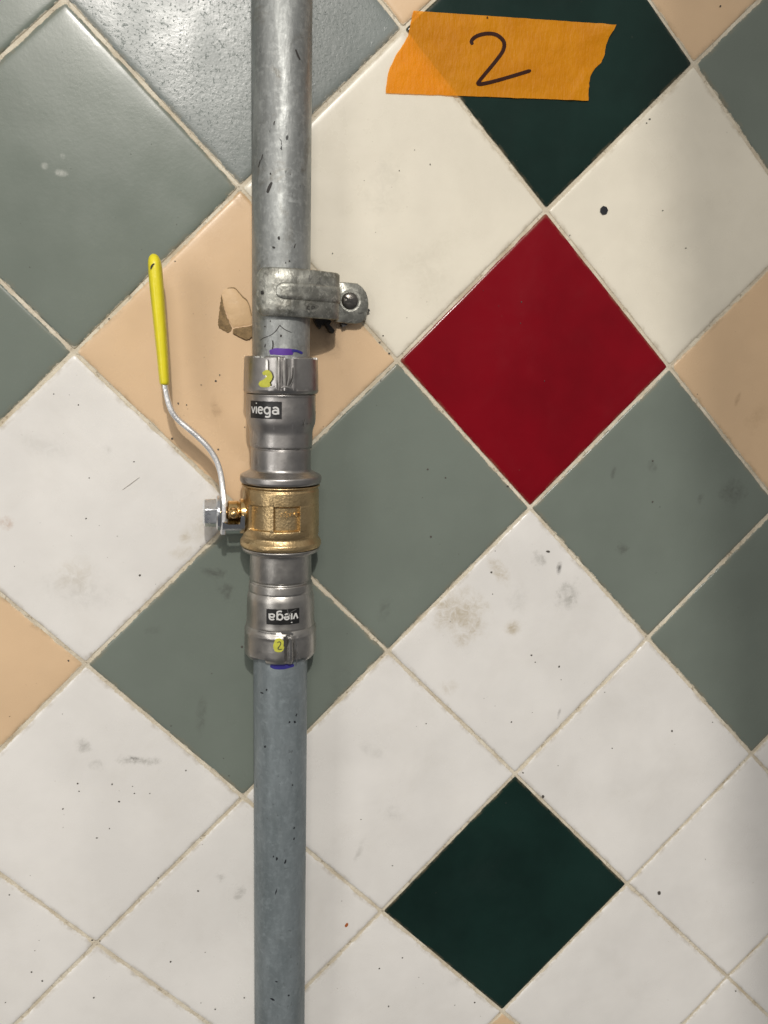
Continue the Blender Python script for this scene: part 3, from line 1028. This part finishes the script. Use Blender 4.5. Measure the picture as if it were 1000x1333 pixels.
# stem, packing nut and stop pin, on the left of the body
sc = at(300, 667.5, -D)
S = Vector((sc.x, -D, sc.z))


def sx(px):
    return at(px, 667.5, -D).x


stem = turned_x('stem', fillet([(sx(283), 0.0042), (sx(296), 0.0042), (sx(296), 0.0072), (sx(297), 0.0082), (sx(309), 0.0082), (sx(310), 0.0078), (sx(311), 0.0078), (sx(313), 0.0096), (sx(320), 0.0100), (sx(322), 0.0088), (sx(323), 0.0086), (sx(324), 0.0098), (sx(330), 0.0102), (sx(340), 0.0102)], 0.0005), S, M_BRASS_S, valve, 40)
# pin with a domed end pointing at the viewer
pc = at(304.5, 669.0, -D - 0.0135)
V, F = [], []
prof_pin = [(0.009, 0.0034), (0.0012, 0.0034), (0.0, 0.0031), (-0.0010, 0.0024), (-0.0016, 0.0013), (-0.0018, 0.0002)]
for (dy, r) in prof_pin:
    for i in range(20):
        a = 2 * math.pi * i / 20
        V.append((pc.x + r * math.cos(a), pc.y + dy, pc.z + r * math.sin(a)))
for i in range(len(prof_pin) - 1):
    for j in range(20):
        k = (j + 1) % 20
        F.append((i * 20 + j, i * 20 + k, (i + 1) * 20 + k, (i + 1) * 20 + j))
F.append(tuple(range(100, 120)))
F = [f[::-1] for f in F]
make('stop_pin', V, F, M_BRASS_S, stem)

# lever: plated strip, bent away from the pipe, yellow sleeve on its upper half
lev_px = [(290.5, 694, 3.6, 9.5), (290.8, 684, 3.7, 10.5), (291.2, 667, 3.7, 11.0), (291.3, 652, 3.7, 10.5), (290.8, 643, 3.7, 9.0), (289.3, 628, 3.8, 7.6), (286.5, 613, 3.8, 7.0), (281.0, 598, 3.8, 7.0), (271.5, 583, 3.8, 7.0), (259.5, 570.5, 3.8, 7.0), (246.5, 559, 3.8, 7.0), (234, 548.5, 3.8, 7.0), (224.5, 537, 3.8, 7.0), (219, 523, 3.7, 7.0), (215.8, 508, 3.6, 7.0), (214.2, 497, 3.5, 7.0), (212, 470, 3.4, 7.0), (205, 380, 3.4, 7.0)]
C4 = bez([(x, y, w, b_) for (x, y, w, b_) in lev_px], 5)
path = []
for c in C4:
    p = at(c.x, c.y, -D - 0.004)
    path.append((Vector((p.x, -D, p.z)), c.z * 0.00049, c.w / 1000))
lever = sweep('lever', path, M_LEVER, valve, 24, 5.0)
gp = [(214.4, 501.0, 5.2, 7.4), (214.3, 499.5, 6.2, 8.4), (213.6, 494, 6.7, 8.8), (211.3, 462, 7.4, 9.0), (208.6, 430, 8.1, 9.2), (205.6, 395, 8.7, 9.4), (203.2, 368, 9.0, 9.4), (201.8, 350, 8.9, 9.2), (201.0, 342, 8.5, 8.8), (200.4, 336, 7.2, 7.6), (200.1, 332, 5.2, 5.8), (200, 329.8, 2.6, 3.4)]
C4 = bez(gp, 4)
path = []
for c in C4:
    p = at(c.x, c.y, -D - 0.005)
    path.append((Vector((p.x, -D, p.z)), c.z * 0.00049, c.w / 1000))
grip = sweep('grip', path, M_YELLOW, lever, 28, 2.6)
yf = -D - 0.0095


def on_grip(px, py, lift=0.0):
    return at(px, py, yf - lift)


strip('hang_slot', [(196.0, 350.5, 0.5), (197.3, 347, 1.1), (199.2, 344.2, 1.0), (201.3, 343, 0.4)], on_grip, M_DARK, lever, 0.0002)

# hexagon bolt with a washer
hx = [(sx(264.2), 0.0072), (sx(266.2), 0.0096), (sx(281.0), 0.0098), (sx(282), 0.0096)]
bolt = turned_x('bolt', hx, S, M_BOLT, valve, 6, math.radians(30 + 6), angle=60)
bv = bolt.modifiers.new('rounded_edges', 'BEVEL')
bv.width = 0.0007
bv.segments = 3
bv.limit_method = 'ANGLE'
bv.angle_limit = math.radians(25)
bv.harden_normals = True
turned_x('washer', fillet([(sx(281), 0.0060), (sx(281.4), 0.0104), (sx(283), 0.0116), (sx(286.6), 0.0116), (sx(287), 0.006)], 0.0004), S, M_CHROME, bolt, 40)

# stop plate: folded tab under the stem with a prong on the body side
V, F = [], []
x_l, x_r = sx(288.0), sx(318.5)


def arc_plate(name, xa, xb, a0, a1, r0, r1, n, mat, parent):
    V, F = [], []
    for i in range(n + 1):
        a = a0 + (a1 - a0) * i / n
        for (x, r) in ((xa, r0), (xb, r0), (xb, r1), (xa, r1)):
            V.append((x, S.y - r * math.cos(a), S.z + r * math.sin(a)))
    for i in range(n):
        for k in range(4):
            q = (k + 1) % 4
            F.append((i * 4 + k, i * 4 + q, (i + 1) * 4 + q, (i + 1) * 4 + k))
    F.append((3, 2, 1, 0))
    F.append(tuple(n * 4 + k for k in range(4)))
    o = make(name, V, F, mat, parent)
    return o


def folded_plate(name, outline, mat, parent):
    """outline: (x, angle) polygon wrapped round the stem axis, solid, 2 mm thick"""
    import bmesh
    bm = bmesh.new()
    vs_ = [bm.verts.new((x, a, 0)) for (x, a) in outline]
    f = bm.faces.new(vs_)
    bmesh.ops.triangulate(bm, faces=[f])
    bmesh.ops.subdivide_edges(bm, edges=bm.edges[:], cuts=5, use_grid_fill=True)
    top = [v for v in bm.verts]
    ret = bmesh.ops.extrude_face_region(bm, geom=bm.faces[:])
    ext = {v for v in ret['geom'] if isinstance(v, bmesh.types.BMVert)}
    for v in bm.verts:
        r = 0.0142 if v in ext else 0.0122
        x, a = v.co.x, v.co.y
        v.co = Vector((x, S.y - r * math.cos(a), S.z + r * math.sin(a)))
    bmesh.ops.recalc_face_normals(bm, faces=bm.faces[:])
    me = bpy.data.meshes.new(name)
    bm.to_mesh(me)
    bm.free()
    me.shade_smooth()
    me.set_sharp_from_angle(angle=math.radians(40))
    me.materials.append(mat)
    o = bpy.data.objects.new(name, me)
    COL.objects.link(o)
    o.parent = parent
    o.matrix_parent_inverse = parent.matrix_world.inverted()
    return o


dg = math.radians
xl, xr = sx(289), sx(317.5)
folded_plate('stop_plate', [(xl, dg(-16)), (xl + 0.0022, dg(-20)), (xl + 0.004, dg(-24)), (xr - 0.0042, dg(-24)), (xr - 0.0030, dg(-20)), (xr - 0.0026, dg(-2)), (xr - 0.0018, dg(3)), (xr - 0.0006, dg(2)), (xr, dg(-4)), (xr, dg(-85)), (xl, dg(-85))], M_CHROME, valve)

# ------------------------------------------------------------------ pipe strap
strap = empty('pipe_strap', at(440, 392, -0.004), 'mottled zinc one hole strap clamping the upper pipe, slotted screw in its tab', 'strap')


def strap_line():
    xa = axis_x(-0.06)
    base = -D
    R = R_PIPE + 0.0022
    pts = []
    for a in (-48, -36, -22, -8, 8, 22):
        t = math.radians(a)
        pts.append((xa + R * math.sin(t), base - R * math.cos(t)))
    xe = at(438.5, 385, -D + 0.002).x
    pts += [(xa + 0.0150, base - 0.0172), (xa + 0.0235, base - 0.0125), (xe - 0.0028, base - 0.0055), (xe - 0.0006, base + 0.0025), (xe, base + 0.012), (xe + 0.0006, base + 0.0195)]
    return pts


SL = bez([(x, y, 0) for (x, y) in strap_line()], 5)


def band(name, line, zt, zb_, thick, mat, parent, nz=6, end=True, inset=0.0015):
    """a strip of metal following LINE (x, y), between heights zt and zb_, rounded edges"""
    n = len(line)
    V, F = [], []
    cs = []
    for i in range(n):
        t = line[min(i + 1, n - 1)] - line[max(i - 1, 0)]
        t.z = 0
        t.normalize()
        nn = Vector((t.y, -t.x, 0))
        if nn.y > 0 and i < n / 2:
            nn = -nn
        cs.append((line[i], nn))
    # section: closed loop in (offset, height)
    def loop(i):
        k = 0.0
        if end and i < 6:
            k = inset * (1 - i / 6) ** 2 * 3
        a, b_ = zt - k, zb_ + k
        e = min(0.0010, thick * 0.45)
        return [(-thick, a - e), (-thick + e, a), (0 - e, a), (0, a - e), (0, a - 0.25 * (a - b_)), (0, (a + b_) / 2), (0, b_ + 0.25 * (a - b_)), (0, b_ + e), (-e, b_), (-thick + e, b_), (-thick, b_ + e)]
    m_ = len(loop(0))
    for i in range(n):
        c, nn = cs[i]
        for (o_, z) in loop(i):
            V.append(Vector((c.x, c.y, z)) + nn * (o_ + thick))
    for i in range(n - 1):
        for k in range(m_):
            q = (k + 1) % m_
            F.append((i * m_ + k, (i + 1) * m_ + k, (i + 1) * m_ + q, i * m_ + q))
    F.append(tuple(range(m_)))
    F.append(tuple(range((n - 1) * m_, n * m_))[::-1])
    return make(name, V, F, mat, parent, angle=50)


zs_t = at(390, 349.5, -D - 0.021).z
zs_b = at(390, 413.0, -D - 0.021).z
band('band', SL, zs_t, zs_b, 0.0022, M_STRAP, strap)
i0 = 12
rib_line = [p.copy() for p in SL[i0:]]
n_ = len(rib_line)


def offs(line, d0):
    out = []
    n = len(line)
    for i in range(n):
        t = line[min(i + 1, n - 1)] - line[max(i - 1, 0)]
        t.z = 0
        t.normalize()
        nn = Vector((t.y, -t.x, 0))
        if nn.y > 0 and i < n / 2:
            nn = -nn
        out.append(line[i] + nn * (d0 * min(1.0, 0.15 + i / 4)))
    return out


zr_t = at(390, 368.5, -D - 0.022).z
zr_b = at(390, 390.5, -D - 0.022).z
band('rib', offs(rib_line, 0.0014), zr_t, zr_b, 0.0016, M_STRAP, strap, inset=0.0010)
# oval maker's mark under the rib, with its two letters, and the small marks above
rs = R_PIPE + 0.0046


def on_strap(px, py, lift=0.0):
    d = ray(px, py)
    best = None
    for i in range(len(SL) - 1):
        a, b_ = SL[i], SL[i + 1]
        tt = b_ - a
        nn = Vector((tt.y, -tt.x, 0)).normalized()
        if nn.y > 0:
            nn = -nn
        q0 = a + nn * (0.0022 + lift)
        den = nn.dot(Vector((d.x, d.y, 0)))
        if abs(den) < 1e-9:
            continue
        t = nn.dot(Vector((q0.x - CAM.x, q0.y - CAM.y, 0))) / den
        p = CAM + d * t
        s = Vector((p.x - q0.x, p.y - q0.y, 0)).dot(Vector((tt.x, tt.y, 0))) / max(tt.length_squared, 1e-12)
        if -0.05 <= s <= 1.05 and (best is None or t < best[0]):
            best = (t, p)
    return best[1] if best else at(px, py, -D - rs)


ov = [(405 + 10 * math.cos(a), 400.5 + 5.0 * math.sin(a), 0.45) for a in [2 * math.pi * i / 12 for i in range(13)]]
strip('cast_mark', ov, lambda a, b_, l: on_strap(a, b_, 0.0003), M_STRAP, strap)
strip('cast_mark', [(403.5, 398.5, 0.5), (401, 398.5, 0.5), (400, 400.5, 0.5), (401, 402.5, 0.5), (403.5, 402.5, 0.5)], lambda a, b_, l: on_strap(a, b_, 0.0003), M_DARK, strap)
strip('cast_mark', [(406.5, 403, 0.5), (406.5, 398.5, 0.5), (409.5, 399, 0.5), (409, 401, 0.5), (407, 401, 0.5)], lambda a, b_, l: on_strap(a, b_, 0.0003), M_DARK, strap)
strip('cast_mark', [(403, 358, 0.5), (403, 362, 0.6), (403, 366, 0.5)], lambda a, b_, l: on_strap(a, b_, 0.0003), M_PRESS, strap)
strip('cast_mark', [(417.5, 360, 0.5), (417.5, 363, 0.6), (417.5, 366, 0.5)], lambda a, b_, l: on_strap(a, b_, 0.0003), M_PRESS, strap)
blob_poly('dent', 341.5, 381, lambda a, b_, l: on_strap(a, b_, 0.0002), M_DARK, strap, 2.2, 3.0, 10, 0.2, 0.0001, 8)

# flat tab with a rounded end, standing off the tile on its plug
YT = -0.0085
tab_px = [(436, 367.5), (452, 367.5), (465.5, 369), (472, 374), (477, 381), (479.5, 389), (480, 397), (479, 406), (476, 414), (471, 420), (465, 421.5), (452, 421), (436, 419)]
front = [at(x, y, YT) for (x, y) in tab_px]
n = len(front)
cen = sum(front, Vector()) / n
ring1 = [p + (cen - p).normalized() * 0.0007 + Vector((0, -0.0002, 0)) for p in front]
ring2 = [p + Vector((0, 0.0005, 0)) for p in front]
ring3 = [p + Vector((0, 0.0030, 0)) for p in front]
V = ring1 + ring2 + ring3
F = [tuple(range(n))[::-1]]
for r in (0, 1):
    for j in range(n):
        k = (j + 1) % n
        F.append((r * n + j, r * n + k, (r + 1) * n + k, (r + 1) * n + j))
F.append(tuple(range(2 * n, 3 * n)))
import bmesh


def fix_normals(o):
    bm = bmesh.new()
    bm.from_mesh(o.data)
    bmesh.ops.recalc_face_normals(bm, faces=bm.faces[:])
    bm.to_mesh(o.data)
    bm.free()


for o_ in [o for o in COL.objects if o.type == 'MESH' and o.name.split('.')[0] in ('band', 'rib', 'stop_pin', 'bolt', 'washer', 'stem', 'lever', 'grip')]:
    fix_normals(o_)
fix_normals(make('tab', V, F, M_STRAP, strap, angle=50))
# screw: countersunk dark pan head with a slot
sc_c = at(455.5, 391.5, YT - 0.0007)
V, F = [], []
seg = 28
R_S = 0.0058
rings = [(R_S, 0.0014), (R_S, 0.0003), (R_S * 0.92, -0.0004), (R_S * 0.7, -0.0011), (R_S * 0.4, -0.0014), (R_S * 0.12, -0.0015)]
for (r, dy) in rings:
    for i in range(seg):
        a = 2 * math.pi * i / seg
        V.append((sc_c.x + r * math.cos(a), sc_c.y + dy, sc_c.z + r * math.sin(a)))
for i in range(len(rings) - 1):
    for j in range(seg):
        k = (j + 1) % seg
        F.append((i * seg + j, i * seg + k, (i + 1) * seg + k, (i + 1) * seg + j))
F.append(tuple(range((len(rings) - 1) * seg, len(rings) * seg)))
screw = make('screw', V, F, M_SCREW, strap)
fix_normals(screw)
for ang in (0.55, -0.35):
    u = Vector((math.cos(ang), 0, -math.sin(ang)))
    w = Vector((math.sin(ang), 0, math.cos(ang)))
    c = sc_c + Vector((0, -0.00185, 0))
    pts = []
    for (a, b_, y) in ((-0.0048, -0.0007, 0.00055), (-0.0048, 0.0007, 0.00055), (0, 0.0009, 0), (0.0048, 0.0007, 0.00055), (0.0048, -0.0007, 0.00055), (0, -0.0009, 0)):
        pts.append(c + u * a + w * b_ + Vector((0, y, 0)))
    fix_normals(make('screw_slot', pts + [p + Vector((0, 0.0006, 0)) for p in pts], [(0, 1, 2, 5), (5, 2, 3, 4), (9, 8, 7, 6), (0, 5, 11, 6), (1, 7, 8, 2), (2, 8, 9, 3), (3, 9, 10, 4), (4, 10, 11, 5)], M_DARK, screw, smooth=False))
# dark countersink ring round the screw
V, F = [], []
for (r, dy) in ((0.0062, -0.00025), (0.0074, -0.00030), (0.0080, 0.0002)):
    for i in range(seg):
        a = 2 * math.pi * i / seg
        V.append((sc_c.x + 0.0004 + r * math.cos(a), YT + dy - 0.0001, sc_c.z + r * math.sin(a)))
for i in range(2):
    for j in range(seg):
        k = (j + 1) % seg
        F.append((i * seg + j, i * seg + k, (i + 1) * seg + k, (i + 1) * seg + j))
fix_normals(make('hole_rim', V, F, M_STRAP, strap))

# crumbled black plug under the strap
plug = empty('broken_wall_plug', at(428, 424, 0), 'crumbled black wall plug sticking out under the pipe strap', 'wall plug')


def shard(pts, Y0, Y1, mat, parent, name='fragment'):
    f = [at(x, y, Y0) for (x, y) in pts]
    b_ = [Vector((p.x, Y1, p.z)) for p in f]
    n = len(f)
    o = make(name, f + b_, [tuple(range(n)), tuple(range(n, 2 * n))[::-1]] + [(j, (j + 1) % n, n + (j + 1) % n, n + j) for j in range(n)], mat, parent, smooth=False)
    fix_normals(o)
    return o


shard([(408, 412), (424, 413), (432, 418), (428, 424), (419, 423), (417, 428), (413, 424), (410, 418)], -0.007, 0.0, M_PLUG, plug)
shard([(423, 420), (428, 421), (436, 430), (434, 434), (430, 432)], -0.010, -0.001, M_PLUG, plug)
shard([(444, 420), (454, 420), (451, 424), (446, 426)], -0.006, 0.0, M_PLUG, plug)
shard([(476, 401), (481, 402), (482, 405), (478, 407)], -0.004, 0.0, M_PLUG, plug)

# ------------------------------------------------------------------ masking tape with its number
tape = empty('masking_tape', at(640, 128, 0), 'torn strip of orange masking tape with a handwritten 2, on dark green tile', 'tape')
L_edge = [(502, 121), (504, 103), (507, 90), (513, 77), (518, 68), (526, 57), (531, 46), (534, 33), (538, 14)]
R_edge = [(766, 131), (766, 118), (768, 103), (770, 96), (775, 88.5), (783, 81), (787, 72), (788.5, 60), (793, 48), (803, 32)]


def edge_at(E, t):
    # by height fraction between bottom and top
    y0, y1 = E[0][1], E[-1][1]
    y = y0 + (y1 - y0) * t
    for (a, b_) in zip(E[:-1], E[1:]):
        if min(a[1], b_[1]) - 1e-6 <= y <= max(a[1], b_[1]) + 1e-6:
            s = (y - a[1]) / (b_[1] - a[1]) if b_[1] != a[1] else 0
            return a[0] + (b_[0] - a[0]) * s, y
    return E[-1]


NX, NY = 60, 26
V, F = [], []


def tape_lift(px, py):
    q = Vector((px * 0.022, py * 0.03, 3.0))
    l = 0.0007 + 0.0005 * (noise.noise(q) + 0.6 * noise.noise(q * 2.7))
    # lifted top right corner and a crease at the lower right
    d = math.hypot((px - 803) / 60, (py - 32) / 42)
    if d < 1:
        l += 0.0046 * (1 - d) ** 2
    cr = abs((px - 748) * 0.86 + (py - 122) * 0.52) / 5
    if cr < 1 and py > 92:
        l += 0.0007 * (1 - cr)
    return max(l, 0.0002)


for j in range(NY + 1):
    (xa, ya), (xb, yb) = edge_at(L_edge, j / NY), edge_at(R_edge, j / NY)
    jl = noise.noise(Vector((j * 0.9, 1.3, 0))) * 0.9
    jr = noise.noise(Vector((j * 0.9, 7.3, 0))) * 0.9
    for i in range(NX + 1):
        t = i / NX
        x, y = (xa + jl) + ((xb + jr) - (xa + jl)) * t, ya + (yb - ya) * t
        if j in (0, NY):
            y += noise.noise(Vector((i * 0.35, j, 5))) * 0.7
        V.append(at(x, y, -0.0003 - tape_lift(x, y)))
nv = len(V)
for j in range(NY):
    for i in range(NX):
        q = j * (NX + 1) + i
        F.append((q, q + 1, q + NX + 2, q + NX + 1))
make('strip', V, F, M_TAPE, tape, angle=80)


def on_tape(px, py, lift=0.0):
    return at(px, py, -0.00048 - tape_lift(px, py) - lift)


strip('numeral', [(615.5, 58, 2.0), (614, 53, 2.4), (621, 46.8, 2.5), (634.5, 43.6, 2.5), (647, 45.6, 2.5), (655.8, 54, 2.5), (655.3, 65, 2.5), (647, 77.5, 2.4), (633.5, 94, 2.4), (624, 105.5, 2.4), (623, 109, 2.6), (630, 108.8, 2.5), (645, 105.3, 2.4), (667, 99, 2.4), (691.5, 91.5, 2.4)], on_tape, M_INK, tape)
blob_poly('ink_dot', 634.5, 23, on_tape, M_INK, tape, 0.9, 1.8, 8, 0.2, 0.0002, 2)

# ------------------------------------------------------------------ marks on the wall
blob_poly('paint_spot', 786.3, 273.6, lambda a, b_, l: on_wall(a, b_, 0.0002 + l), M_SPOT, wall, 5.6, 6.0, 7, 0.10, 0.0003, 12)
blob_poly('rust_spot', 451.5, 1204, lambda a, b_, l: on_wall(a, b_, 0.0002 + l), M_RUST, wall, 2.0, 3.2, 8, 0.2, 0.0003, 13, 0.5)
strip('scratch', [(159, 638, 0.15), (170, 630, 0.35), (182, 621, 0.2)], lambda a, b_, l: on_wall(a, b_, 0.0002), M_SCUFF, wall)
# patched hole in the tan tile: a pat of filler with a broken brown lower edge
pat = [(291, 378), (297, 374.5), (304, 374), (310, 378), (316, 386), (322, 392), (326, 400), (328, 412), (328, 422), (315, 424.5), (303, 426), (299, 419), (295, 406), (290, 396), (288.5, 385)]


def wall_pat(name, pts, top, mat, parent, bevel=0.35, jag=0.55):
    rr = random.Random(len(pts) * 7 + int(pts[0][0]))
    fine = []
    for (a, b_) in zip(pts, pts[1:] + pts[:1]):
        k = max(1, int(math.hypot(a[0] - b_[0], a[1] - b_[1]) / 1.8))
        for i in range(k):
            fine.append((a[0] + (b_[0] - a[0]) * i / k + rr.uniform(-jag, jag), a[1] + (b_[1] - a[1]) * i / k + rr.uniform(-jag, jag)))
    pts = fine
    f = [at(x, y, -0.0003) for (x, y) in pts]
    c = sum(f, Vector()) / len(f)
    t = [p.lerp(c, bevel) + Vector((0, -top, 0)) for p in f]
    n = len(f)
    o = make(name, f + t, [tuple(range(n, 2 * n))] + [(j, (j + 1) % n, n + (j + 1) % n, n + j) for j in range(n)], mat, parent, angle=50)
    fix_normals(o)
    if o.data.polygons[0].normal.y > 0:
        o.data.flip_normals()
    return o


wall_pat('filler_patch', pat, 0.0006, M_FILL, wall, 0.10)
wall_pat('broken_filler', [(288.3, 383), (289.5, 392), (292, 403), (296.5, 415), (301.8, 427), (300.5, 431.5), (297, 433.5), (291, 430.5), (285.5, 427.5), (283.8, 423), (284.2, 414), (286.0, 402), (287.4, 390)], 0.0007, M_CHIP, wall, 0.12)
wall_pat('broken_filler', [(303, 429), (306, 427.5), (312, 426.5), (320, 425), (329, 423.5), (329.5, 438), (325, 442.5), (321, 443.5), (315, 441), (308, 437.5), (303.2, 434.5)], 0.0016, M_CHIP, wall, 0.12)

strip('crack', [(296, 375, 0.3), (305, 374.8, 0.6), (311, 380.5, 0.4), (316.5, 387, 0.8), (321, 390.5, 0.6), (325, 399, 0.4), (327.5, 411, 0.5)], lambda a, b_, l: on_wall(a, b_, 0.0004 + l), M_CHIP, wall)
# scattered grime specks too small to tell apart
spk = [(314, 387, 1.6), (313, 394.5, 1.5), (305, 376, 1.3), (228, 340, 0.9), (286, 488, 1.0), (281, 496, 1.4), (262, 501, 1.0), (232, 525, 1.2), (243, 527, 0.9), (224, 571, 1.4), (284, 585, 1.2), (174.5, 601, 1.2), (116, 622, 1.0), (102, 527, 1.0), (182, 749, 1.6), (112, 675, 1.0), (89, 860, 1.2), (70, 513, 0.9),
       (126, 1091, 1.4), (155, 1043.5, 1.3), (146, 1021, 1.0), (175, 1033, 1.0), (101, 1020, 1.2), (103, 1030, 1.0), (195, 1033, 1.0), (82, 1053, 1.0), (242, 1003, 1.0), (41, 1265.5, 1.2), (55, 1277, 1.0), (122, 1299, 1.2), (222, 1252, 1.2), (258, 1160, 1.4), (318, 1299, 1.2), (206, 1143, 0.9), (280, 1314, 1.0), (12, 1165, 1.0),
       (858, 1162.5, 2.2), (555, 942, 1.0), (666, 940, 1.0), (875, 952, 1.2), (797, 974, 0.9), (692, 853, 1.3), (697, 862, 1.0), (714, 718, 3.0), (640, 745, 1.4), (728, 868, 1.2), (511, 1127, 1.0), (494, 1261, 1.2), (524, 1247, 1.0), (506, 1310, 1.0), (618, 1305, 1.2), (875, 951, 1.0), (850, 600, 1.0), (557, 611, 1.4), (580, 622, 1.2), (561, 699, 1.4), (850, 653, 1.2),
       (863, 274, 1.0), (846, 155, 1.6), (842, 160, 1.0), (742, 306, 1.0), (893, 323, 0.9), (499, 437, 1.2), (494.5, 445.5, 1.6), (507, 460, 1.6), (560, 214, 0.9), (520, 222, 0.8), (433, 330, 0.9), (540, 195, 0.7), (938, 8, 1.2), (661, 633, 1.6), (681, 1006, 1.2), (707, 1037, 2.0), (958, 1290, 1.0), (679, 393, 0.9), (315, 842, 1.4), (298, 1010, 0.9), (142, 415, 1.2), (120, 1224, 1.3), (130, 1225, 1.2)]
rnd = random.Random(44)
for _ in range(110):
    spk.append((rnd.uniform(-40, 1040), rnd.uniform(-30, 1360), rnd.choice((0.35, 0.45, 0.55, 0.7))))
V, F = [], []
for (x, y, r) in spk:
    n = 7
    a0 = len(V)
    V.append(on_wall(x, y, 0.0002))
    el = rnd.uniform(0.6, 1.3)
    for i in range(n):
        a = 2 * math.pi * i / n
        k = r * rnd.uniform(0.7, 1.2)
        V.append(on_wall(x + k * math.cos(a), y + k * el * math.sin(a), 0.0001))
    for i in range(n):
        F.append((a0, a0 + 1 + i, a0 + 1 + (i + 1) % n))
sp_o = make('grime_specks', V, F, M_SPECK, wall)
sp_o['kind'] = 'stuff'
